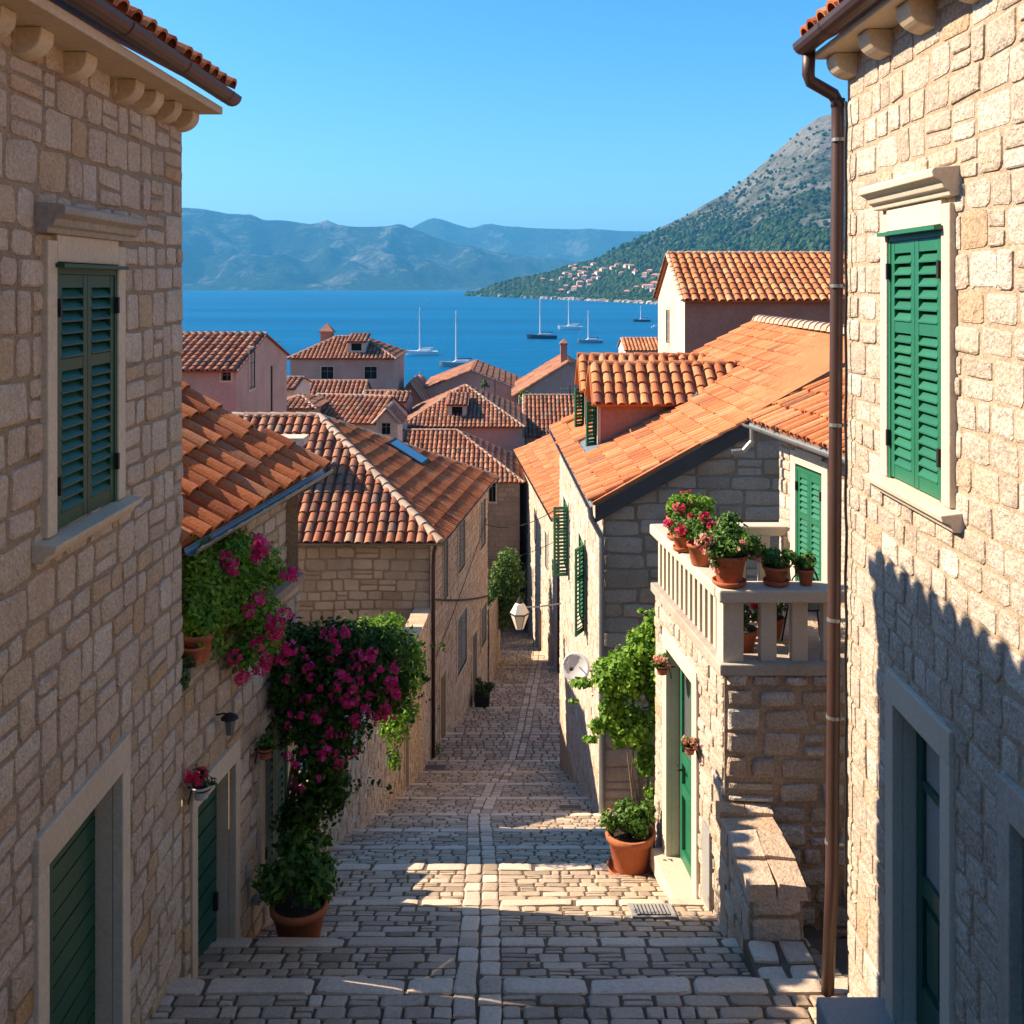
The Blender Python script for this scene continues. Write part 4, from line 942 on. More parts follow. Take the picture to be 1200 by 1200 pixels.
# ------------------------------------------------------------------ houses of the lower town
def HP(label, p0, p1, D, dep, ey, ry, wallbot=None, **k):
    ze, zr = Z(ey, D), Z(ry, D+dep/2) if k.get('roof', 'hip') != 'gaby' else Z(ry, D)
    return house(label, X(p0, D), X(p1, D), D, dep, k.pop('zb', max(0, B(D)-1)), ze, zr, **k)
# pink gabled house at the left (gable turned to the right)
D = 38.; HP('pink plastered gabled house with arched window directly beyond the low tiled roof', 130, 277, D, 8.5, 432, 391, roof='gabx', wall='pink', tmat='tile_old', wins=[(.92, Z(446, D), .35, .3, 'dark')], pitch=.3, row=.42, seg=6, zb=17)
hA = bpy.data.objects['house']
Fa = Fr((X(277, 38), 38), (X(277, 38), 46.5)); add_window(Fa, 2.2, Z(456, 40), .9, 1.55, hA, 'grey_wood', 'trim', .1)
mb = MB(); mb.tube([(X(314, 39), 39.6, 20), (X(314, 39), 39.6, 28.9)], .04, 6); mb.build('downpipe', M['iron'], hA)
D = 84.; z = lambda y: Z(y, D)
HP('square grey pink house with hipped roof, dormer and two dark windows against the sea', 340, 461, D, 8.5, 419, 394, roof='hip', wall='pink', wins=[(.36, z(444), 1.0, 1.0, 'dark'), (.78, z(444), 1.0, 1.0, 'dark')], chim=[(X(381, 88), 89.0, 1.0, Z(390, 88))], dormer=(X(417, 84.5), 84.8, 1.5, z(415), z(401), 2.5, 0), pitch=.34, row=.5, hip_in=3.4)
D = 62.; z = lambda y: Z(y, D)
HP('rose house with pyramid tiled roof and a small dormer window, above the tree', 472, 610, D, 10, 498, 451, roof='pyr', wall='pink', dormer=(X(536, 63.3), 63.0, 1.15, z(496), z(476), 2.2, 0), pitch=.26, row=.4, zb=10)
D = 54.; z = lambda y: Z(y, D)
HP('stone house with hipped tiled roof closing the end of the street', 380, 609, D, 7.4, 562, 504, roof='hip', stones=('stone_pink', 'mortar_grey', .02), wins=[(.86, z(588), .35, 1.3, 'dark')], pitch=.26, row=.4, zb=9, hip_in=3.7, over=.2)
D = 66.; z = lambda y: Z(y, D)
HP('low grey stone house with steep camera-side slope of striped tiles', 616, 690, D, 6, 508, 463, roof='gabx', wall='pink', pitch=.27, row=.4, zb=8)
D = 92.; z = lambda y: Z(y, D)
HP('wide rose gabled house with broad tiled roof just above the water', 497, 608, D, 12, 456, 434, roof='gaby', wall='pink', pitch=.4, row=.6, zb=4)
D = 86.; z = lambda y: Z(y, D)
HP('pale rose gabled house with a chimney beside the first dormer', 608, 725, D, 10, 460, 424, roof='gaby', wall='pink', pitch=.4, row=.6, zb=4, chim=[(X(661, 87), 87.5, .55, Z(404, 87))], over=.5)
HP('small white walled house with an orange roof between the dormers and the pink house', 733, 800, 110, 7, 410, 396, roof='gabx', wall='white_wall', pitch=.4, row=.6, zb=4, tmat='tile_lite')
HP('low outbuilding with terracotta roof in front of the square house', 336, 424, 74, 5, 466, 446, roof='gabx', wall='pink', pitch=.34, row=.5, zb=8)
HP('small pink annex with tiled roof at the foot of the square house', 424, 458, 70, 4, 472, 458, roof='gabx', wall='pink', pitch=.34, row=.5, zb=9)
HP('tan house with long tiled slope beyond the skylight roof', 352, 447, 58, 5, 491, 462, roof='gabx', wall='cream', pitch=.3, row=.45, zb=10, rot=-.25)
HP('cream roof turret with little gabled roof and dark window', 441, 466, 50, 2.2, 492, 478, roof='gaby', wall='cream', wins=[(.45, Z(509, 50), .42, .55, 'dark')], pitch=.22, row=.35, zb=14, over=.15)
HP('narrow pink house with one sloping verge in front of the dark roof', 452, 476, 66, 4, 470, 459, roof='gabx', wall='pink', pitch=.3, row=.45, zb=9)
HP('dark roofed house between the square house and the pyramid roof', 462, 500, 88, 6, 474, 448, roof='gaby', wall='rose', tmat='tile_far', pitch=.4, row=.6, zb=4)
HP('tiled lean-to house behind the pink gabled house', 310, 345, 64, 5, 455, 442, roof='gabx', wall='cream', pitch=.34, row=.5, zb=9)
HP('low tiled house with rubble yard beside the pink gabled house', 318, 366, 56, 5, 478, 463, roof='hip', wall='pink', pitch=.3, row=.45, zb=12)
HP('far small rose house half hidden behind the ridge of the gabled house', 560, 640, 104, 7, 458, 441, roof='hip', wall='rose', tmat='tile_far', pitch=.4, row=.6, zb=3)
# small domed turret by the water
root = thing('turret', 'tiny round turret with domed tile cap and finial at the water edge', 'turret', (X(492, 95), 95, 14)); mb = MB()
mb.lathe((X(492, 95), 95, 14), [(.55, 0), (.55, Z(447, 95)-14)], 14); mb.build('wall', M['pink'], root)
mb = MB(); z0 = Z(447, 95)-14; mb.lathe((X(492, 95), 95, 14), [(.68, z0), (.6, z0+.25), (.36, z0+.48), (.1, z0+.6), (.04, z0+.65), (.035, z0+1.0), (.02, z0+1.05)], 14); mb.build('dome', M['tile_far'], root)
# the pink gabled house on the right slope
D = 35.
h = HP('large rose plastered house with cream sunlit gable end above the big orange roof', 803, 1120, D, 6.4, 347, 297, roof='gabx', wall='rose', tmat='tile_lite', gwins=[(.42, Z(405, 37), .8, 1.25, 'grey_wood')], pitch=.29, row=.42, seg=6, zb=20, over=.3)
mb = MB(); x0 = X(803, 35)-.015; Fg = Fr((x0, 41.4), (x0, 35)); 
hole = (.42*6.4-.47, .42*6.4+.47, Z(405, 37)-.07, Z(405, 37)+1.32)
wall_surface(mb, Fg, 20, [(0, Z(347, 35)), (3.2, Z(297, 38.2)-.08), (6.4, Z(347, 35))], [hole]); mb.build('gable_render', M['cream'], h)

# unseen houses added up the left slope to block sun and shade the street
def block(label, x0, x1, y0, y1, ze, zr):
    house(label, x0, x1, y0, y1-y0, 20, ze, zr, roof='gabx', wall='cream', pitch=.4, row=.6, seg=3)
house('unseen cream house added to shade the street, up the slope behind the low shaded house', -10.5, -4.8, 13.5, 4.2, 22, 29.1, 30.1, roof='gabx', wall='cream', pitch=.35, row=.5, seg=3)
house('second unseen cream house added to shade the street, between the garden and the weathered hipped roof', -10.5, -5.7, 18.35, 8.4, 20, 27.4, 28.4, roof='gabx', wall='cream', pitch=.35, row=.5, seg=3)
# ------------------------------------------------------------------ sea, mountains, haze
mb = MB(); mb.add([(-30000, -3000, 0), (30000, -3000, 0), (30000, 32000, 0), (-30000, 32000, 0)], [(0, 1, 2, 3)], .5)
sea = mb.build('sea', bpy.data.materials.new('sea_water')); struct(sea)
m = sea.data.materials[0]; m.use_nodes = True; nt = m.node_tree; bs = nt.nodes['Principled BSDF']
tc = nt.nodes.new('ShaderNodeTexCoord').outputs['Object']; mp = nt.nodes.new('ShaderNodeMapping'); mp.inputs['Scale'].default_value = (.25, 1, 1); nt.links.new(tc, mp.inputs[0])
f = noise(nt, .006, 3, .5, mp.outputs[0]); c = ramp(nt, [(.35, (.0004, .078, .18)), (.65, (.0008, .108, .25))], f)
nt.links.new(c, bs.inputs['Base Color']); bs.inputs['Roughness'].default_value = .4; bs.inputs['IOR'].default_value = 1.33; bs.inputs['Specular IOR Level'].default_value = .06
bump(nt, bs, [(noise(nt, .35, 6, .6, mp.outputs[0]), .6, .5), (noise(nt, .04, 4, .6, mp.outputs[0]), .5, 3)])

from mathutils import noise as mn
def fbm(x, y, z=0, o=5, s=1.0):
    v = 0; a = 1
    for i in range(o): v += a*mn.noise((x*s, y*s, z)); a *= .5; s *= 2.05
    return v
def mountain(name, p0, p1, n, sil, foot, backf, mtl, rough, seed, m=40, low=-3, pw=1.0, beyond=.5):
    """terrain between a shore line and a crest; sil: crest heights by sight line, foot/back: distances of shore and crest"""
    mb = MB(); vs = []
    for i in range(n+1):
        px = p0+(p1-p0)*i/n; hc = (335-interp(sil, px))/1200
        D0, D1 = interp(foot, px), interp(backf, px); H = EYE+hc*D1
        rows = m+int(m*beyond)
        for j in range(rows+1):
            t = j/m; D = D0+(D1-D0)*t; x = (px-600)/1200*D
            if t <= 1: h = low+(H-low)*(t**pw)
            else: h = H*(1-.8*((t-1)/beyond)**1.3)
            e = min(1, t*4)*(1 if t < 1 else 1)
            nz = fbm(x/rough[0], D/rough[0], seed, 6)
            rid = abs(fbm(x/rough[2], D/rough[2]*.45, seed+5, 4))
            tail = (1-.85*math.exp(-((t-1)/.12)**2))
            h += e*tail*(nz*rough[1]-rid*rough[3]*min(1, H/300))
            vs.append((x, D, h if t > .012 else min(h, low)))
    r = rows+1
    mb.add(vs, [(i*r+j, (i+1)*r+j, (i+1)*r+j+1, i*r+j+1) for i in range(n) for j in range(rows)], .5)
    o = mb.build(name, mtl, smooth=True); struct(o); return o, vs, r
def mtn_mat(name, green, rock, scale, rockamt, detail=8):
    m = bpy.data.materials.new(name); m.use_nodes = True; nt = m.node_tree; bs = nt.nodes['Principled BSDF']
    geo = nt.nodes.new('ShaderNodeNewGeometry'); pos = geo.outputs['Position']
    sx = nt.nodes.new('ShaderNodeSeparateXYZ'); nt.links.new(pos, sx.inputs[0])
    n1 = noise(nt, scale, detail, .7, pos); n2 = noise(nt, scale*7, 5, .7, pos)
    ad = nt.nodes.new('ShaderNodeMath'); ad.operation = 'MULTIPLY_ADD'; nt.links.new(sx.outputs[2], ad.inputs[0]); ad.inputs[1].default_value = rockamt[1]; nt.links.new(n1, ad.inputs[2])
    ad2 = nt.nodes.new('ShaderNodeMath'); ad2.operation = 'MULTIPLY_ADD'; nt.links.new(n2, ad2.inputs[0]); ad2.inputs[1].default_value = .35; nt.links.new(ad.outputs[0], ad2.inputs[2])
    f = ramp(nt, [(rockamt[0]-.10, (0, 0, 0)), (rockamt[0]+.12, (1, 1, 1))], ad2.outputs[0])
    g = ramp(nt, [(.3, tuple(q*.6 for q in green)), (.7, tuple(q*1.35 for q in green))], n2)
    k = ramp(nt, [(.3, tuple(q*.7 for q in rock)), (.7, tuple(q*1.2 for q in rock))], noise(nt, scale*3, 6, .7, pos))
    nt.links.new(mixc(nt, g, k, f), bs.inputs['Base Color']); bs.inputs['Roughness'].default_value = 1; bs.inputs['Specular IOR Level'].default_value = 0
    bump(nt, bs, [(noise(nt, scale*4, 10, .7, pos), 1.0, .25/scale)])
    return m
silR = [(540, 349), (563, 344), (580, 336), (600, 330), (640, 322), (680, 310), (700, 304), (760, 271), (800, 254), (860, 219), (900, 183), (940, 148), (958, 136), (980, 131), (1040, 112), (1120, 96), (1300, 80), (1700, 70)]
ftR = [(540, 3300), (565, 3150), (640, 2500), (700, 2150), (770, 1780), (1000, 1350), (1700, 900)]
bkR = [(540, 3350), (565, 3260), (600, 2950), (640, 2900), (700, 2950), (770, 3000), (1700, 2900)]
mR, vR, rR = mountain('mountain', 548, 1700, 210, silR, ftR, bkR, mtn_mat('mountain_scrub', (.04, .052, .024), (.235, .225, .19), .010, (.80, .00050)), (260, 26, 420, 60), 3.1, m=90, pw=1.25)
sil1 = [(-500, 250), (0, 246), (215, 243), (262, 247), (295, 249), (310, 255), (335, 254), (365, 260), (383, 255), (397, 262), (430, 263), (467, 262), (485, 268), (530, 283), (600, 297), (650, 302), (700, 308), (760, 325)]
m1, v1, r1 = mountain('far_mountain', -500, 780, 200, sil1, [(-500, 7200), (780, 7400)], [(-500, 9600), (780, 9000)], mtn_mat('far_mountain_rock', (.035, .055, .035), (.36, .34, .31), .0022, (.80, .00004)), (700, 90, 900, 330), 8.2, m=60, pw=.8)
sil2 = [(300, 285), (440, 275), (480, 268), (497, 258), (510, 254), (530, 260), (553, 267), (572, 261), (600, 265), (650, 267), (750, 269), (900, 270), (1300, 262)]
m2, v2, r2 = mountain('farthest_mountain', 300, 1300, 120, sil2, [(300, 10400), (1300, 10400)], [(300, 11800), (1300, 11800)], mtn_mat('farthest_mountain_rock', (.05, .08, .05), (.36, .34, .31), .0016, (.84, .00003)), (900, 80, 1200, 300), 12.7, m=40, pw=.8)

# shore rocks along the peninsula
mb = MB(); R = random.Random(71)
for i in range(420):
    px = R.uniform(560, 800); D = interp(ftR, px)+R.uniform(-8, 22); x = X(px, D); s_ = R.uniform(3, 9)*(D/2500)
    vs = [(x+R.uniform(.7, 1.3)*s_*a, D+R.uniform(.7, 1.3)*s_*b, c*s_*R.uniform(.5, 1.1)) for a, b, c in ((-1, -1, -.3), (1, -1, -.3), (1, 1, -.3), (-1, 1, -.3), (-.6, -.5, .8), (.6, -.6, .7), (.5, .5, .9), (-.5, .6, .8))]
    mb.add(vs, [(4, 5, 6, 7), (0, 1, 5, 4), (1, 2, 6, 5), (2, 3, 7, 6), (3, 0, 4, 7)])
o = mb.build('shore_rocks', mat('shore_rock', [(0, (.3, .26, .21)), (1, (.46, .4, .33))], 1, None, None, fbump=None)); o['kind'] = 'stuff'; o['label'] = 'pale rocks along the peninsula shore'; 

def hgt(vs, r, i, j): return vs[i*r+j]
R = random.Random(81); mb = MB()      # woodland over the lower slopes: one far mass
def clump(x, y, z, s):
    n = 6; vs = []; 
    for (k, zz) in ((.75, -.3), (1.0, .35), (.6, .95)):
        for q in range(n):
            a = 2*pi*q/n+R.uniform(-.3, .3); rr = s*k*R.uniform(.75, 1.2); vs.append((x+cos(a)*rr, y+sin(a)*rr, z+zz*s*R.uniform(.8, 1.2)))
    vs.append((x, y, z+1.25*s)); fs = []
    for l in range(2):
        for q in range(n): fs.append((l*n+q, l*n+(q+1) % n, (l+1)*n+(q+1) % n, (l+1)*n+q))
    for q in range(n): fs.append((2*n+q, 2*n+(q+1) % n, 3*n))
    mb.add(vs, fs)
for i in range(210):
    for j in range(2, 88):
        x, y, z = vR[i*rR+j]; px = 600+1200*x/y
        if px > 1010: continue
        dens = 3.0 if (z < 90) else 2.0 if z < 150 else 1.3 if z < 230 else .5 if z < 330 else .25
        if mn.noise((x/130, y/130, 4.4)) > .28 and z > 120: dens *= .3
        k = int(dens)+(R.random() < dens % 1)
        x2, y2, z2 = vR[min(i+1, 209)*rR+j+1]
        for _ in range(k): f_, g_ = R.random(), R.random(); clump(x+(x2-x)*f_, y+(y2-y)*g_, z+(z2-z)*g_, R.uniform(4.5, 10) if z < 170 else R.uniform(3, 6))
o = mb.build('woodland', mat('woodland', [(0, (.016, .035, .012)), (.5, (.03, .055, .018)), (1, (.055, .085, .03))], 1, None, None, fbump=None, spec=0)); o['kind'] = 'stuff'; o['label'] = 'dark pines covering the peninsula and the lower mountain slope'

# village on the peninsula: every house a thing
def ground_R(px, D):
    i = (px-548)/(1700-548)*210; i0 = max(0, min(209, int(i))); best = None
    for j in range(rR-1):
        a, b = vR[i0*rR+j], vR[i0*rR+j+1]
        if a[1] <= D <= b[1]: return a[2]+(b[2]-a[2])*(D-a[1])/(b[1]-a[1])
    return 5
def onsight(px, py):      # where the sight line meets the hill
    i = (px-548)/(1700-548)*210; i0 = max(0, min(209, round(i)))
    for j in range(rR-1):
        x, y, z = vR[i0*rR+j]
        if z > 3 and Z(py, y) <= z: return x, y, z
    return None
mb_cache = []
def far_house_mesh(k):
    R = random.Random(200+k); L, W_, h, r_ = R.uniform(9, 14), R.uniform(8, 10), R.uniform(5, 8), R.uniform(2, 3); mb = MB()
    a, b = L/2, W_/2; mb.add([(-a, -b, -3), (a, -b, -3), (a, b, -3), (-a, b, -3), (-a, -b, h), (a, -b, h), (a, b, h), (-a, b, h)], [(0, 1, 5, 4), (1, 2, 6, 5), (2, 3, 7, 6), (3, 0, 4, 7)], .5, 0)
    a += .5; b += .5; i_ = a*.45; mb.add([(-a, -b, h), (a, -b, h), (a, b, h), (-a, b, h), (-a+i_, 0, h+r_), (a-i_, 0, h+r_)], [(0, 1, 5, 4), (1, 2, 5), (2, 3, 4, 5), (3, 0, 4), (3, 2, 1, 0)], R.random(), 1)
    for q in range(3): mb.box((-L/2+1.2+q*L/3, -b+.3, h*.45), (-L/2+2.4+q*L/3, -b+.44, h*.45+1.6), .5, 2)
    return mb
M['far_roof'] = mat('far_roof', [(0, (.50, .17, .09)), (1, (.6, .26, .15))], .9, None, None, fbump=None)
protos = []
spots = [(626+i*0, 0) for i in ()]
vill = [(655, 331), (648, 334), (664, 326), (672, 321), (669, 328), (677, 323), (683, 319), (675, 332), (684, 331), (690, 333), (697, 331), (704, 331), (688, 337), (682, 338), (693, 340), (664, 342), (672, 345), (660, 346), (668, 348), (680, 344), (636, 333), (703, 318), (709, 321), (716, 320), (722, 317), (726, 322), (729, 326), (735, 318), (741, 319), (747, 321), (743, 326), (667, 317), (676, 316), (688, 318), (697, 314), (760, 327), (754, 328), (768, 330), (773, 328), (780, 326), (748, 343), (755, 341), (760, 344), (766, 341), (772, 343), (779, 342), (765, 347), (735, 349), (687, 326), (694, 327), (700, 325), (680, 327)]
protos = [None]*4
for k, (px, py) in enumerate(vill):
    q = onsight(px, py)
    if not q: continue
    R = random.Random(300+k); kk = k % 4; x, y, z = q
    if protos[kk] is None:
        protos[kk] = far_house_mesh(kk).build('village_house', [M['cream'] if kk != 2 else M['white_wall'], M['far_roof'], M['dark']]); o = protos[kk]
    else: o = protos[kk].copy(); S.collection.objects.link(o)
    o.location = (x, y, z+.5+4); o.rotation_euler = (0, 0, R.uniform(-.6, .6)); s_ = R.uniform(.95, 1.5)*(1.15 if py > 336 else 1); o.scale = (s_, s_, s_)
    tag(o, 'tiny pale house with red roof in the village on the wooded headland', 'house', 'village houses on the headland')
root = thing('church', 'tiny pale church tower with spire among trees near the headland tip', 'church', (*onsight(612, 336)[:2], onsight(612, 336)[2])) if onsight(612, 336) else None
if root:
    x, y, z = root.location; mb = MB(); mb.box((x-4, y-4, z-3), (x+4, y+4, z+20)); mb.box((x-14, y+4.1, z-3), (x-4, y+14, z+9)); mb.build('wall', M['cream'], root)
    mb = MB(); mb.add([(x-4.4, y-4.4, z+20), (x+4.4, y-4.4, z+20), (x+4.4, y+4.4, z+20), (x-4.4, y+4.4, z+20), (x, y, z+31)], [(0, 1, 4), (1, 2, 4), (2, 3, 4), (3, 0, 4)]); mb.build('spire', M['far_roof'], root)

# ------------------------------------------------------------------ boats
def sailboat(hullm, label, px, py, mast_px, length_px, yaw=0, boom=True):
    D = EYE*1200/(py-335); x = X(px, D); Lh = length_px*1.12*D/1200; mh = mast_px*D/1200; root = thing('sailboat', label, 'sailboat', (x, D, 0))
    ca, sa = cos(yaw), sin(yaw)
    T = lambda a, b, c: (x+a*ca-b*sa, D+a*sa+b*ca, c)
    mb = MB(); n = 12; secs = []
    for i in range(n+1):
        t = i/n; a = -Lh/2+Lh*t; wd = Lh*.16*(sin(pi*min(1, .25+t*.75))**.7 if t < 1 else 0)*(1 if t < .98 else .15); hh = Lh*.115*(1+.35*t*t)
        secs.append([T(a*.93, 0, -.6), T(a*.97, -wd*.8, .1), T(a, -wd, hh), T(a, wd, hh), T(a*.97, wd*.8, .1)])
    vs = [p for s_ in secs for p in s_]; fs = [(i*5+k, (i+1)*5+k, (i+1)*5+(k+1) % 5, i*5+(k+1) % 5) for i in range(n) for k in range(5)]+[(0, 1, 2, 3, 4), tuple(n*5+k for k in (4, 3, 2, 1, 0))]
    mb.add(vs, fs, .5); mb.build('hull', M[hullm], root)
    mb = MB(); h = Lh*.12; pr = [(-.3, 0), (-.28, .055), (.05, .06), (.16, 0)]
    vs = [T(a*Lh, s_*Lh*.07, h+z*Lh) for s_ in (-1, 1) for a, z in pr]; mb.add(vs, [(0, 1, 2, 3), (7, 6, 5, 4), (0, 4, 5, 1), (1, 5, 6, 2), (2, 6, 7, 3)]); mb.build('cabin', M['boat_white'], root)
    mb = MB(); mb.tube([T(.05*Lh, 0, h), T(.05*Lh, 0, mh)], [Lh*.028, Lh*.02], 6); mb.build('mast', M['mast'], root)
    mb = MB(); mb.tube([T(.05*Lh, 0, h+Lh*.09), T(-.36*Lh, 0, h+Lh*.10)], Lh*.014, 6); mb.build('boom', M['boat_navy'] if hullm != 'boat_white' else M['mast'], root)
    mb = MB(); mb.tube([T(.49*Lh, 0, h), T(.05*Lh, 0, mh*.97)], Lh*.006, 4); mb.build('forestay', M['mast'], root)
    mb = MB(); mb.tube([T(-.48*Lh, 0, h), T(.05*Lh, 0, mh*.99)], Lh*.0016, 4); mb.build('backstay', M['mast'], root)
    return root
sailboat('boat_white', 'white sailing yacht nearest the square house, left of the grey hulled one', 494, 416, 56, 34, pi+.15)
sailboat('boat_grey', 'grey hulled sailing yacht close above the tiled roofs', 537, 430, 66, 40, pi+.1)
sailboat('boat_navy', 'dark hulled sailing yacht moored off the headland, below the village', 635, 397, 46, 32, pi-.05)
sailboat('boat_white', 'white sailing yacht just right of the dark hulled one off the village', 668, 386, 34, 26, pi+.1)
sailboat('boat_grey', 'grey sailing yacht nearest the small white walled house', 691, 402, 38, 27, pi+.1)
sailboat('boat_navy', 'small navy sailing boat beside the cream gable of the pink house', 752, 377, 19, 18, pi)
def motorboat(px, py, L, label):
    D = EYE*1200/(py-335); x = X(px, D); l = L*D/1200; root = thing('motorboat', label, 'motorboat', (x, D, 0)); mb = MB()
    vs = [(x-l/2, D-l*.15, .1), (x+l*.35, D-l*.15, .1), (x+l/2, D, .2), (x+l*.35, D+l*.15, .1), (x-l/2, D+l*.15, .1)]; vs += [(a[0], a[1], l*.16) for a in vs]
    mb.add(vs, [(5, 6, 7, 8, 9)]+[(i, (i+1) % 5, (i+1) % 5+5, i+5) for i in range(5)]); mb.build('hull', M['boat_white'], root)
    mb = MB(); mb.box((x-l*.25, D-l*.1, l*.16), (x+l*.15, D+l*.1, l*.36)); mb.build('cabin', M['boat_white'], root)
motorboat(501, 353, 5, 'white motorboat far out, nearer of the two above the white yacht')
motorboat(515.5, 349.5, 3.5, 'tiny white motorboat farthest out on the bay')
motorboat(768, 384, 9, 'small white motorboat by the cream gable, right of the navy sailing boat')

# ------------------------------------------------------------------ haze
hz = MB(); hz.box((-16000, -1500, -3.6), (16000, 20000, 905)); hb = hz.build('haze', bpy.data.materials.new('haze')); hb['kind'] = 'stuff'; hb['label'] = 'thin blue air over the bay'
m = hb.data.materials[0]; m.use_nodes = True; nt = m.node_tree; nt.nodes.remove(nt.nodes['Principled BSDF']); pv = nt.nodes.new('ShaderNodeVolumePrincipled')
pv.inputs['Color'].default_value = (.10, .47, .88, 1); pv.inputs['Density'].default_value = 9e-5; pv.inputs['Anisotropy'].default_value = 0
nt.links.new(pv.outputs[0], nt.nodes['Material Output'].inputs['Volume'])
# ------------------------------------------------------------------ plants and pots
def pot_prof(r, h, rim=True):
    return [(r*.68, 0), (r*.70, .01), (r*.92, h*.80), (r*1.02, h*.81), (r*1.04, h*.98), (r*1.0, h), (r*.90, h*.985), (r*.88, h*.86)]
def potted(name, label, c, r, h, blobs, nleaf, size, leafm, seed, flowers=(), saucer=False, group=None, petal='petal', mpot='pot', cat='potted plant'):
    root = thing(name, label, cat, c, group); R = random.Random(seed); zb = .03 if saucer else 0
    mb = MB(); mb.lathe((c[0], c[1], c[2]+zb), pot_prof(r, h), 26, .5); mb.build('pot', M[mpot], root, smooth=True)
    mb = MB(); mb.lathe((c[0], c[1], c[2]+zb+h*.85), [(r*.87, 0), (r*.87, .012), (.01, .02)], 16); mb.build('soil', M['soil'], root)
    if saucer: mb = MB(); mb.lathe(c, [(r*.80, 0), (r*.95, .015), (r*.98, .05), (r*.92, .05), (r*.86, .025)], 24, .3); mb.build('saucer', M[mpot], root, smooth=True)
    mb = MB()
    for b in blobs[:6]:
        e = V(b[0]); s0 = V((c[0]+R.uniform(-.3, .3)*r, c[1]+R.uniform(-.3, .3)*r, c[2]+h*.85)); mb.tube([s0, (s0+e)/2+V((R.uniform(-.02, .02), 0, .02)), e], [.012, .008, .004], 5)
    st = mb.build('stems', M['bark'], root)
    mb = MB(); leaf_mass(mb, blobs, nleaf, size, R); mb.build('foliage', M[leafm], root)
    if flowers:
        mb = MB()
        for f in flowers: bloom(mb, f[0], f[1], f[2], f[3], R)
        mb.build('flowers', M[petal], root)
    return root
def blobset(c, r, n, R, br=.45):
    out = [(c, tuple(q*.72 for q in r))]
    for _ in range(n):
        d = V((R.gauss(0, 1), R.gauss(0, 1), R.gauss(.15, 1))).normalized(); k = R.uniform(.45, .85); s_ = R.uniform(.7, 1.2)*br
        out.append(((c[0]+d.x*r[0]*k, c[1]+d.y*r[1]*k, c[2]+d.z*r[2]*k), (r[0]*s_, r[1]*s_, r[2]*s_)))
    return out
def surf_flowers(blobs, n, r, k, ps, R, facing=None):
    out = []; tries = 0
    while len(out) < n and tries < n*40:
        tries += 1
        c, q = R.choice(blobs); d = V((R.gauss(0, 1), R.gauss(-.6, 1), R.gauss(.1, 1))).normalized()
        p = V((c[0]+d.x*q[0]*1.02, c[1]+d.y*q[1]*1.02, c[2]+d.z*q[2]*1.02))
        if any(((p.x-b[0][0])/b[1][0])**2+((p.y-b[0][1])/b[1][1])**2+((p.z-b[0][2])/b[1][2])**2 < .82 for b in blobs): continue
        out.append((p, r*R.uniform(.6, 1.3), int(k*R.uniform(.6, 1.3)), ps))
    return out
R = random.Random(400)
AT = lambda px, py, D: (X(px, D), D, Z(py, D))
# hanging geraniums on the ledge of the low house
bl = [(AT(262, 690, 8.55), (.27, .42, .40)), (AT(243, 705, 8.2), (.16, .3, .42)), (AT(290, 665, 8.9), (.30, .3, .26)), (AT(232, 660, 8.1), (.13, .25, .25)), (AT(300, 720, 8.8), (.24, .28, .24)), (AT(325, 675, 9.0), (.13, .14, .07)), (AT(290, 765, 8.6), (.20, .2, .15)), (AT(268, 640, 8.6), (.24, .3, .13)), (AT(315, 745, 8.8), (.14, .2, .16)), (AT(335, 672, 9.0), (.07, .1, .05)), (AT(250, 755, 8.3), (.14, .2, .12)), (AT(240, 735, 8.0), (.13, .2, .16)), (AT(226, 715, 7.95), (.08, .2, .22))]
fl = [(AT(*p, 8.35), .06, 16, .030) for p in ((247, 622), (238, 637), (222, 642), (262, 652), (270, 660), (272, 668), (251, 672), (240, 687), (302, 635), (305, 645), (302, 652), (303, 702), (262, 716), (291, 717), (256, 733), (247, 745), (262, 745), (345, 672), (338, 674), (283, 793), (305, 784), (313, 775), (325, 735), (322, 745), (334, 770), (338, 760), (303, 755), (275, 770), (317, 730), (335, 720), (219, 650), (308, 640))]
c = (-2.43, 7.93, 29.10)
potted('geranium', 'large mass of hanging magenta geraniums spilling from a pot on the ledge', c, .12, .22, bl, 13500, .050, 'leaf_bright', 401, fl)
potted('geranium', 'small dark trailing plant in a pot low on the ledge corner', (-2.44, 7.86, 29.10), .08, .14, [(AT(214, 795, 7.75), (.05, .06, .13)), (AT(222, 775, 7.8), (.06, .06, .08))], 260, .04, 'leaf_dark', 402)

# bougainvillea over the garden wall
root = thing('bougainvillea', 'tall bougainvillea with purple flowers climbing over the garden wall', 'climbing plant', (-1.98, 9.45, B(9.4)))
bl = [(AT(400, 790, 9.9), (.55, .55, .36)), (AT(350, 760, 9.9), (.30, .4, .26)), (AT(440, 770, 10.0), (.38, .45, .30)), (AT(360, 830, 9.7), (.34, .4, .36)), (AT(375, 890, 9.5), (.26, .34, .34)), (AT(400, 850, 9.6), (.28, .3, .3)), (AT(450, 820, 9.9), (.22, .3, .16)), (AT(335, 800, 9.6), (.18, .3, .28)), (AT(365, 940, 9.5), (.26, .3, .26)), (AT(390, 920, 9.5), (.2, .25, .25)), (AT(472, 800, 9.9), (.10, .2, .12)), (AT(400, 745, 10.0), (.36, .4, .15)), (AT(345, 960, 9.4), (.2, .2, .2))]
mb = MB(); R = random.Random(410); leaf_mass(mb, bl, 17000, .060, R)
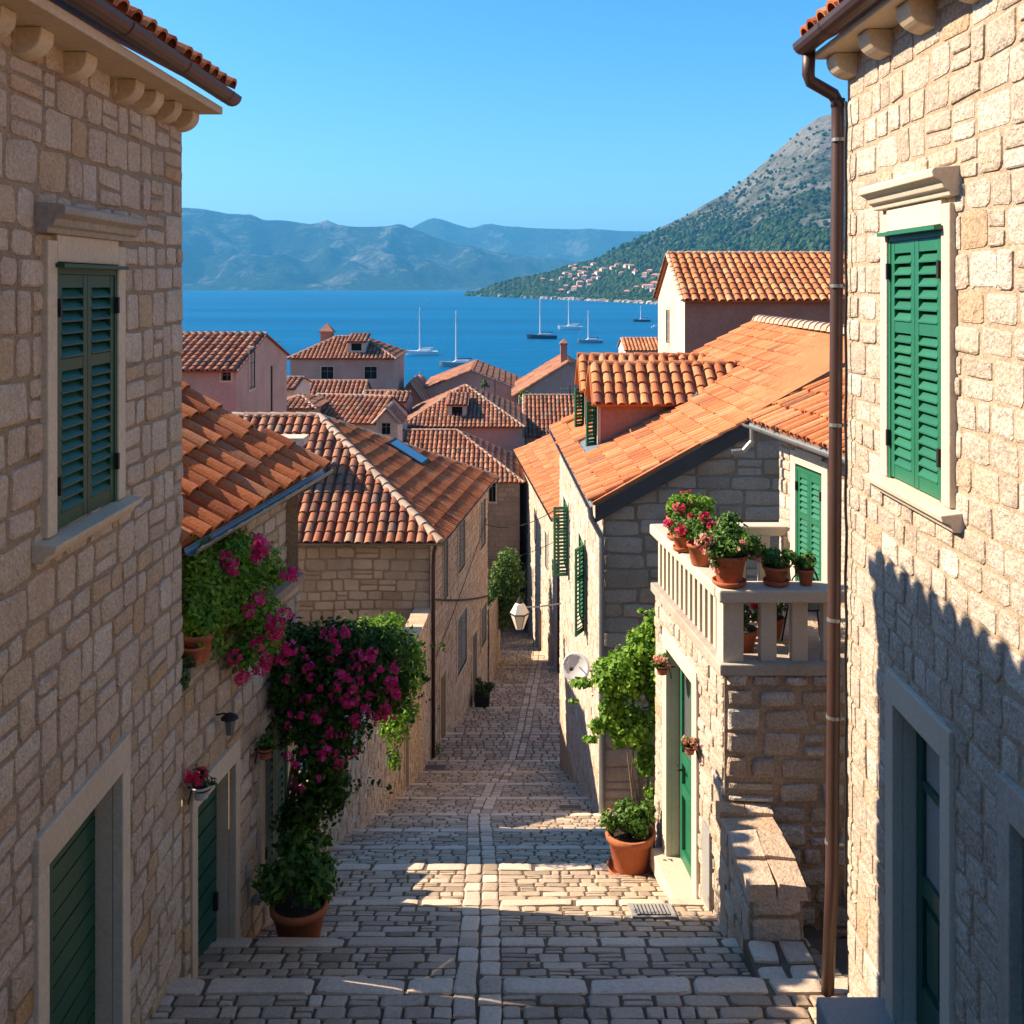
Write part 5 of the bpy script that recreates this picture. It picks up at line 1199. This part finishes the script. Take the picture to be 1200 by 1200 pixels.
for _ in range(34):
    f = R.choice(bl); d = V((R.gauss(0, 1), R.gauss(-.6, .8), R.gauss(.3, 1))).normalized(); p = V([f[0][i]+d[i]*f[1][i]*.9 for i in range(3)]); L = R.uniform(.12, .34)
    leaf_mass(mb, [((p.x+d.x*L*q, p.y+d.y*L*q, p.z+d.z*L*q-.1*q*q), (.045, .045, .045)) for q in (.2, .5, .8, 1.1)], 26, .05, R); mb.build('foliage', M['leaf'], root)
fl = [(AT(px, py, D_), r_, k_, .030) for px, py, D_, r_, k_ in [(385, 742, 9.5, .09, 30), (395, 748, 9.5, .07, 22), (404, 742, 9.5, .06, 18), (396, 762, 9.45, .05, 14), (436, 765, 9.5, .07, 24), (433, 775, 9.5, .06, 18), (418, 768, 9.5, .06, 12), (418, 782, 9.45, .05, 12), (447, 784, 9.5, .05, 12), (463, 783, 9.6, .05, 12), (458, 800, 9.5, .08, 26), (464, 813, 9.5, .06, 20), (450, 832, 9.5, .08, 24), (443, 838, 9.5, .05, 14), (433, 815, 9.45, .05, 12), (437, 793, 9.45, .04, 10), (398, 792, 9.35, .07, 20), (395, 805, 9.35, .06, 18), (410, 795, 9.35, .05, 14), (420, 798, 9.35, .05, 12), (405, 822, 9.35, .07, 22), (412, 825, 9.35, .05, 16), (418, 842, 9.35, .05, 14), (364, 780, 9.45, .05, 12), (355, 785, 9.45, .04, 8), (365, 793, 9.35, .04, 8), (375, 806, 9.35, .03, 8), (387, 772, 9.35, .03, 8), (370, 840, 9.3, .06, 16), (353, 840, 9.3, .04, 10), (372, 845, 9.3, .04, 10), (337, 887, 9.2, .05, 14), (345, 895, 9.2, .04, 10), (383, 880, 9.2, .05, 14), (375, 885, 9.2, .04, 10), (397, 896, 9.2, .05, 12), (413, 808, 9.35, .05, 14), (425, 770, 9.45, .05, 12), (335, 795, 9.3, .05, 10), (428, 830, 9.35, .05, 12)]]
mb = MB()
for f in fl: bloom(mb, f[0], f[1]*.85, int(f[2]*.9), .025, R)
for _ in range(90):
    f = R.choice(bl[:7]); mb2 = f; d = V((R.gauss(0, 1), R.gauss(-1.2, .8), R.gauss(0, 1))).normalized(); bloom(mb, (f[0][0]+d.x*f[1][0], f[0][1]+d.y*f[1][1], f[0][2]+d.z*f[1][2]), .03, 5, .023, R)
mb.build('flowers', M['petal'], root)
for k, (dx, tx, ty) in enumerate(((0, 355, 850), (.06, 372, 840), (-.06, 345, 880), (.03, 385, 870))):
    b0 = V((-2.05+dx, 9.55+.02*k, G(9.5)+.3)); e = V(AT(tx, ty, 9.5)); m_ = (b0+e)/2; mb = MB()
    pts = [b0, b0+(e-b0)*.25+V((-.06*((k % 2)*2-1), 0, 0)), m_+V((.07*((k % 2)*2-1), 0, 0)), b0+(e-b0)*.78+V((-.03, 0, 0)), e]
    mb.tube(pts, [.028, .022, .02, .016, .008], 7); mb.build('stem', M['bark'], root, smooth=True)

# big pot plant at the foot of it
c = (-1.88, 9.05, G(9.05)+.015)
bl = blobset((-1.85, 9.05, c[2]+.72), (.30, .30, .34), 11, R, .38)+[((-1.72, 8.95, c[2]+.62), (.2, .2, .22)), ((-2.1, 9.0, c[2]+.55), (.16, .2, .18))]
potted('shrub', 'dark leafy shrub in a large terracotta pot below the bougainvillea', c, .25, .36, bl, 2900, .075, 'leaf', 420)

# bright shrub behind the garden wall
root = thing('shrub', 'bright yellow green shrub standing behind the garden wall beside the bougainvillea', 'shrub', (-1.95, 12.8, B(12.8)))
bl = [(AT(450, 755, 12.8), (.42, .45, .30)), (AT(475, 790, 12.6), (.28, .4, .34)), (AT(462, 845, 12.5), (.2, .3, .3)), (AT(430, 740, 12.8), (.3, .35, .16)), (AT(488, 765, 12.7), (.12, .2, .16)), (AT(455, 728, 12.8), (.2, .25, .08)), (AT(440, 790, 12.9), (.36, .4, .3)), (AT(462, 890, 12.4), (.10, .14, .14)), (AT(480, 835, 12.5), (.13, .2, .14))]
mb = MB(); leaf_mass(mb, bl, 9000, .055, R); mb.build('foliage', M['leaf_bright'], root)
mb = MB(); mb.tube([(-2.62, 12.9, 25.2), (-2.3, 12.8, 26.5), AT(450, 780, 12.8)], [.05, .035, .015], 7); mb.tube([(-2.3, 12.8, 26.5), (-1.9, 12.7, 26.9), AT(470, 830, 12.6)], [.03, .02, .01], 6); mb.build('stems', M['bark'], root)

# vine in front of the dark gable, right
root = thing('vine', 'bright green vine growing up the corner of the terrace building', 'climbing plant', (1.62, 12.3, B(12.4)))
bl = [(AT(735, 790, 12.5), (.34, .3, .30)), (AT(755, 760, 12.5), (.22, .25, .26)), (AT(712, 790, 12.5), (.20, .25, .22)), (AT(740, 850, 12.45), (.30, .3, .26)), (AT(762, 735, 12.5), (.09, .15, .20)), (AT(718, 835, 12.45), (.18, .2, .24)), (AT(758, 890, 12.4), (.13, .18, .24)), (AT(700, 850, 12.4), (.10, .15, .08)), (AT(748, 745, 12.5), (.06, .08, .06)), (AT(683, 800, 12.4), (.16, .12, .045)), (AT(672, 822, 12.4), (.06, .06, .03)), (AT(692, 866, 12.4), (.10, .08, .04)), (AT(768, 800, 12.4), (.12, .2, .4)), (AT(770, 718, 12.5), (.05, .08, .07)), (AT(762, 930, 12.4), (.07, .1, .12)), (AT(750, 715, 12.5), (.04, .05, .04))]
mb = MB(); R = random.Random(430); leaf_mass(mb, bl, 9500, .062, R, shape=.75); mb.build('foliage', M['leaf_bright'], root)
for k in range(5):
    mb = MB(); b0 = V((1.50+.05*k, 12.32, B(12.3)+.1)); e = V(AT(735+8*k, 880-12*k, 12.45)); mb.tube([b0, b0+(e-b0)*.4+V((R.uniform(-.05, .05), 0, 0)), b0+(e-b0)*.7+V((R.uniform(-.06, .06), 0, 0)), e], [.018, .015, .012, .008], 6); mb.build('stem', M['bark'], root)
c = (1.36, 11.75, G(11.75)+.015)
bl = blobset((1.36, 11.75, c[2]+.60), (.27, .27, .20), 8, R, .4)+[((1.1, 11.7, c[2]+.6), (.1, .12, .12)), ((1.55, 11.75, c[2]+.66), (.1, .12, .14))]
potted('geranium', 'leafy plant in a large terracotta pot under the green vine', c, .28, .42, bl, 2400, .06, 'leaf', 431, saucer=True, flowers=[(AT(713, 950, 11.5), .03, 6, .02)], petal='petal_pink')

# pots on the terrace balustrade
ZT = 29.195
def rail(px, d=.1):
    F = Fr((1.69, 12.05), (1.97, 9.5)).offset(-d); return F.P(F.U(px), ZT)
R = random.Random(440)
def geran(label, c, r, h, cr, n, sz, lm, seed, flo=(), pm='petal_red', saucer=False, ch=None):
    R = random.Random(seed); cz = c[2]+h+cr[2]*.62; bl = blobset((c[0], c[1], cz), cr, 10, R, .36)
    fs = surf_flowers(bl, flo[0], flo[1], flo[2], flo[3], R) if flo else ()
    return potted('geranium', label, c, r, h, bl, n, sz, lm, seed, fs, saucer, petal=pm)
q = rail(790); geran('geranium with upright stems in a tilted pot at the far end of the terrace rail', (q[0], 11.35, ZT), .125, .22, (.19, .19, .20), 900, .045, 'leaf_bright', 441, (2, .04, 8, .02), 'petal_pink', True)
q = rail(806); geran('red flowering geranium with saucer, second from the far end of the rail', (1.80, 10.85, ZT), .10, .14, (.20, .20, .21), 1100, .045, 'leaf', 442, (6, .055, 20, .026), 'petal_red', True)
geran('yellow green geranium in a terracotta pot standing back on the terrace', (2.08, 11.55, 29.05+.12), .16, .24, (.27, .25, .17), 1300, .05, 'leaf_bright', 443, (2, .03, 6, .02), 'petal_red')
geran('bushy geranium with crimson heads in a pot just behind the largest pot', (1.90, 10.32, ZT), .135, .22, (.25, .24, .24), 1700, .045, 'leaf', 444, (7, .06, 26, .026), 'petal_red')
geran('largest geranium, pale pink heads, in the terracotta pot on the rail corner', (2.04, 9.62, ZT), .165, .26, (.31, .30, .24), 3000, .048, 'leaf', 445, (8, .055, 14, .022), 'petal_pink', True)
geran('round low green plant in a wide pot right of the corner pot', (2.48, 9.62, ZT), .125, .15, (.18, .18, .15), 1300, .042, 'leaf', 446, (), 'petal_red', True)
geran('smallest potted herb beside the brown downpipe on the rail', (2.76, 9.62, ZT), .08, .15, (.11, .11, .11), 600, .035, 'leaf', 447)
geran('potted plant on the terrace floor behind the corner balusters', (2.25, 10.0, 28.44), .15, .22, (.14, .14, .2), 500, .05, 'leaf_dark', 448)
geran('red flowered pot on the terrace floor behind the middle balusters', (2.62, 10.4, 28.44), .15, .2, (.2, .2, .14), 500, .05, 'leaf_dark', 449, (3, .05, 16, .025))
# wrought chair on the terrace
root = thing('garden_chair', 'curly iron garden chair on the terrace behind the balusters', 'chair', (2.9, 10.1, 28.44)); mb = MB()
for a in range(16): 
    t0, t1 = 2*pi*a/16, 2*pi*(a+1)/16; mb.tube([(2.9+.2*cos(t0), 10.1+.2*sin(t0), 28.86), (2.9+.2*cos(t1), 10.1+.2*sin(t1), 28.86)], .012, 5)
mb.build('seat_ring', M['iron'], root); mb = MB(); mb.lathe((2.9, 10.1, 28.855), [(.19, 0), (.19, .008), (.01, .01)], 16); mb.build('seat', M['iron'], root)
for (dx, dy) in ((-.15, -.13), (.15, -.13), (-.15, .13), (.15, .13)): mb = MB(); mb.tube([(2.9+dx*.9, 10.1+dy*.9, 28.86), (2.9+dx*1.1, 10.1+dy*1.1, 28.65), (2.9+dx*1.3, 10.1+dy*1.3, 28.44)], .01, 5); mb.build('leg', M['iron'], root)
mb = MB(); mb.tube([(2.9+.2*cos(t), 10.1+.19, 28.86+.38*sin(t)) for t in [pi*i/14 for i in range(15)]], .011, 5); mb.tube([(2.9+.09*cos(t), 10.1+.19, 29.02+.09*sin(t)) for t in [2*pi*i/14 for i in range(15)]], .008, 5); mb.build('backrest', M['iron'], root)

# little wall pots with iron rings
def wall_pot(F, u, z, r, label, n, lm, seed, flo=None, pm='petal_pink', mp='pot'):
    c = F.P(u, z, r+.05); root = potted('wall_pot', label, c, r, r*1.3, blobset((c[0], c[1], c[2]+r*1.3+r*.7), (r*1.5, r*1.5, r*1.2), 5, random.Random(seed), .4), n, .035, lm, seed, [(V(c)+V((random.Random(seed+i).uniform(-1.3, 1.3)*r, random.Random(seed+i+9).uniform(-1.3, .2)*r, r*2.2+random.Random(seed+i+5).uniform(-.8, 1)*r)), .035, 9, .02) for i in range(flo or 0)], petal=pm, mpot=mp)
    mb = MB(); pts = [V(c)+V((cos(a)*r*.98, sin(a)*r*.98, r*.95)) for a in [2*pi*i/16 for i in range(17)]]; mb.tube(pts, .006, 5); mb.tube([F.P(u, z+r*.95, .05), F.P(u, z+r*.95, -.02)], .008, 5); mb.tube([F.P(u, z+r*.9, .05), F.P(u, z-.06, .02)], .006, 5); mb.build('ring_bracket', M['iron'], root)
Fl = Fr((-2.50, 7.76), (-2.17, 10.4)); Ft = Fr((1.69, 12.05), (1.97, 9.5))
wall_pot(Fl, .06, Z(935, 7.8), .075, 'enamel wall pot with reddish flowers beside the low house door', 260, 'leaf_dark', 501, 5, 'petal_red', 'pot_white')
wall_pot(Fl, 1.42, Z(885, 9.2), .07, 'green wall pot between the door and the shuttered window', 320, 'leaf', 502, 0)
wall_pot(Ft, Ft.U(789), Z(792, 11.2), .075, 'iron ringed wall pot of orange flowers above the terrace building door', 420, 'leaf', 503, 5)
wall_pot(Ft, Ft.U(821), Z(885, 10.2), .06, 'small wall pot of salmon flowers beside the terrace building door', 260, 'leaf', 504, 7)
# small wall lantern over the low door
root = thing('wall_lantern', 'small glass and iron wall lantern over the low house door', 'lantern', Fl.P(.62, Z(850, 8.4), .1)); c = V(Fl.P(.62, Z(858, 8.4), .12)); mb = MB()
mb.lathe(c, [(.03, 0), (.045, .10), (.05, .13)], 6); mb.build('glass', M['glass'], root); mb = MB(); mb.lathe(c+V((0, 0, .13)), [(.075, 0), (.06, .02), (.015, .045)], 8); mb.tube([c+V((0, 0, .16)), c+V((-.05, 0, .17)), V(Fl.P(.62, c.z+.15, 0))], .008, 5); mb.build('bracket', M['iron'], root)

# hanging lantern over the street
root = thing('street_lantern', 'white paned lantern hanging over the far bend of the street', 'lantern', AT(609, 737, 26)); c = V(AT(609, 737, 26)); mb = MB()
mb.lathe(c, [(.10, 0), (.24, .38), (.245, .40)], 6, .5); mb.lathe(c+V((0, 0, .40)), [(.25, 0), (.12, .24), (.08, .27)], 6, .5); mb.build('lamp_shade', M['milk'], root)
mb = MB(); mb.lathe(c+V((0, 0, .66)), [(.09, 0), (.05, .10), (.015, .16)], 8); mb.lathe(c+V((0, 0, .385)), [(.262, 0), (.262, .03)], 6); mb.lathe(c+V((0, 0, -.03)), [(.05, 0), (.11, .03)], 6)
for k in range(6): a = 2*pi*k/6; mb.tube([c+V((.10*cos(a), .10*sin(a), 0)), c+V((.25*cos(a), .25*sin(a), .39))], .009, 4)
mb.build('frame', M['iron'], root)
mb = MB(); mb.tube([c+V((0, 0, .55)), V(AT(632, 711, 26.4)), V((1.30, 26.8, Z(707, 26.8)))], .022, 6); mb.tube([c+V((0, 0, .78)), c+V((0, 0, .55))], .015, 5); mb.build('arm', M['boat_grey'], root)

# satellite dish on the street house
F = Fr((1.27, 27.2), (1.60, 18.0)); c = V((1.22, 19.6, Z(782, 19.6))); root = thing('satellite_dish', 'round white satellite dish on the sunlit wall of the street house', 'satellite dish', c); mb = MB()
n = 22; ax = V((-.35, -1, .25)).normalized(); s1_ = ax.orthogonal().normalized(); s2_ = ax.cross(s1_); vs = []
for (rr, dd) in ((.0, -.06), (.1, -.055), (.2, -.035), (.27, -.0), (.275, -.008), (.2, -.05), (.0, -.075)):
    for k in range(n): a = 2*pi*k/n; vs.append(c+s1_*(cos(a)*rr)+s2_*(sin(a)*rr)+ax*dd)
mb.add(vs, [(i*n+k, i*n+(k+1) % n, (i+1)*n+(k+1) % n, (i+1)*n+k) for i in range(6) for k in range(n)]); mb.build('reflector', M['dish'], root, smooth=True)
mb = MB(); mb.tube([c-s2_*.2, c+ax*.28-s2_*.12, c+ax*.3], .012, 6); mb.tube([c-ax*.06, c-ax*.12, V((1.55, 19.65, c.z-.1))], .02, 6); mb.build('arm', M['zinc'], root)
mb = MB(); mb.tube([c+ax*.26, c+ax*.34], .035, 8); mb.build('receiver', M['iron'], root)

# tree at the bend, behind the corner house
root = thing('tree', 'small bright green tree at the street bend behind the corner house', 'tree', (-.9, 45, B(45))); R = random.Random(520)
bl = [(AT(594, 672, 45), (.75, .9, .95)), (AT(585, 690, 45), (.7, .8, .9)), (AT(600, 700, 44.5), (.6, .7, .8)), (AT(596, 655, 45), (.5, .7, .5)), (AT(602, 725, 44), (.5, .5, .5)), (AT(586, 720, 45), (.6, .7, .7)), (AT(608, 680, 45), (.35, .5, .4))]
mb = MB(); leaf_mass(mb, bl, 4200, .15, R, shell=.4); mb.build('crown', M['leaf'], root)
mb = MB(); mb.tube([(-.8, 45, B(45)), (-.7, 45, B(45)+1.8), AT(592, 700, 45)], [.13, .1, .05], 7); mb.tube([(-.7, 45, B(45)+1.8), AT(600, 690, 45)], [.07, .03], 6); mb.build('trunk', M['bark'], root)
mb = MB(); Fw = Fr((-.86, 38.6), (-.55, 46)); stone_wall(mb, Fw, 12, [(0, 19.9), (Fw.L, 18.2)], [], ch=(.2, .3), sw=(.25, .5), hi=False, n=8, seed=521)
Fw2 = Fr((-.55, 46), (-6, 46)); root = thing('yard_wall', 'low stone yard wall past the corner house below the tree', 'wall', (-.7, 42, 16)); mb.build('wall', [M['mortar'], M['stone']], root)
# far tree between houses and more greenery
def tree(label, px, py, D, r, n, lm, seed, zb=8, size=.22):
    R = random.Random(seed); c = AT(px, py, D); root = thing('tree', label, 'tree', (c[0], D, zb)); mb = MB(); leaf_mass(mb, blobset(c, (r, r, r*.9), 7, R, .45), n, size, R); mb.build('crown', M[lm], root)
    mb = MB(); mb.tube([(c[0], D, zb), (c[0]+.1, D, (zb+c[2])/2), c], [.2, .15, .06], 7); mb.build('trunk', M['bark'], root)
tree('narrow dark green tree squeezed between the gabled houses near the water', 616, 466, 76, .6, 500, 'leaf', 531, size=.22)
tree('small tree top showing behind the pyramid roof', 567, 450, 80, .4, 160, 'leaf_dark', 532)

# planter box with a dark plant far down the street
c = (X(565, 35), 35.0, G(35)); root = thing('planter', 'black square planter with dark plant by the corner house wall', 'planter', c); mb = MB()
x, y, z = c; mb.add([(x-.22, y-.22, z), (x+.22, y-.22, z), (x+.22, y+.22, z), (x-.22, y+.22, z), (x-.27, y-.27, z+.55), (x+.27, y-.27, z+.55), (x+.27, y+.27, z+.55), (x-.27, y+.27, z+.55)], [(0, 1, 5, 4), (1, 2, 6, 5), (2, 3, 7, 6), (3, 0, 4, 7), (3, 2, 1, 0), (4, 5, 6, 7)]); mb.build('box', M['iron'], root)
mb = MB(); leaf_mass(mb, blobset((x, y, z+.8), (.38, .35, .3), 5, R), 500, .11, R); mb.build('foliage', M['leaf_dark'], root)
# weed tufts at wall foot
def tuft(label, x, y, z, r, n, seed):
    R = random.Random(seed); mb = MB(); leaf_mass(mb, [((x, y, z+r*.5), (r, r, r*.8))], n, r*.5, R, shape=.3); o = mb.build('weed', M['leaf'], base=(x, y, z)); tag(o, label, 'plant')
tuft('weed tuft at the foot of the corner house downpipe', X(513, 29.5), 29.4, G(29.4), .22, 60, 541)
tuft('tiny weed in the joint below the terrace building door', 1.78, 9.55, G(9.55), .05, 40, 542)

# drain covers
def grate(label, px, py, D, w_, l, slats=True):
    x, y = X(px, D), D; z = lambda yy: G(yy)+.03; root = thing('drain_grate', label, 'drain cover', (x, y, z(y))); mb = MB()
    def slab(a, b, c, d, h, m_): m_.add([(a, c, z(c)+h), (b, c, z(c)+h), (b, d, z(d)+h), (a, d, z(d)+h), (a, c, z(c)-.05), (b, c, z(c)-.05), (b, d, z(d)-.05), (a, d, z(d)-.05)], [(0, 1, 2, 3), (0, 4, 5, 1), (1, 5, 6, 2), (2, 6, 7, 3), (3, 7, 4, 0)])
    slab(x-w_/2-.05, x+w_/2+.05, y-l/2-.05, y+l/2+.05, 0, mb); mb.build('frame', M['slate'], root); mb = MB()
    slab(x-w_/2, x+w_/2, y-l/2, y+l/2, .004, mb); mb.build('plate', M['iron'] if slats else M['lead'], root); mb = MB()
    if slats:
        for k in range(9): a = x-w_/2+w_*(k+.2)/9; slab(a, a+w_*.6/9, y-l/2+.01, y+l/2-.01, .010, mb)
        mb.build('bars', M['slate'], root)
grate('square slatted drain grate on the street in front of the terrace building door', 764, 1062, 9.9, .32, .32)
grate('dark drain cover in the street beside the left garden wall door', 510, 903, 26.9, .55, .7, False)
grate('dark drain cover beside the street house corner on the right', 668, 943, 19.2, .4, .3, False)

# wires
def wire(label, pts, r=.012, sag=.15):
    a, b = V(pts[0]), V(pts[1]); P_ = [a.lerp(b, i/12)+V((0, 0, -sag*4*(i/12)*(1-i/12))) for i in range(13)]; mb = MB(); mb.tube(P_, r, 5); o = mb.build('wire', M['iron'], base=tuple(a)); tag(o, label, 'wire')
wire('dark cable strung along the upper street wall of the corner house', (F3s.P(.1, Z(702, 29.1), .06), F3s.P(9.3, Z(700, 38), .06)), .03, .08)
wire('thin cable slanting down across the wall of the corner house', (F3s.P(.5, 21.3, .06), F3s.P(9.0, 23.4, .06)), .012, .1)
wire('thin wire crossing the street from the corner house to the street house', (F3s.P(8.9, 23.2, .05), (1.26, 26.9, 26.2)), .012, .3)
wire('overhead wire joining the stone house at the street end to the street house', (F3s.P(9.3, 21.8, .05), (1.9, 42, 21.6)), .012, .2)
# antennas
def antenna(label, px, D, pb, pt):
    x = X(px, D); z0, z1 = Z(pb, D), Z(pt, D); root = thing('antenna', label, 'antenna', (x, D, z0)); mb = MB(); mb.tube([(x, D, z0), (x, D, z1)], .035, 6); mb.build('mast', M['iron'], root); mb = MB()
    mb.tube([(x-.6, D, z1-.15), (x+.5, D, z1-.15)], .02, 5)
    for k in range(6): mb.tube([(x-.55+.2*k, D-.25, z1-.15), (x-.55+.2*k, D+.25, z1-.15)], .015, 4)
    mb.build('aerial', M['zinc'], root)
antenna('tall rooftop antenna mast beside the pink gabled house', 320, 52, 500, 397)
antenna('low rooftop antenna among pots behind the first dormer', 668, 60, 470, 452)
antenna('short rooftop antenna behind the pyramid roof', 580, 75, 470, 445)
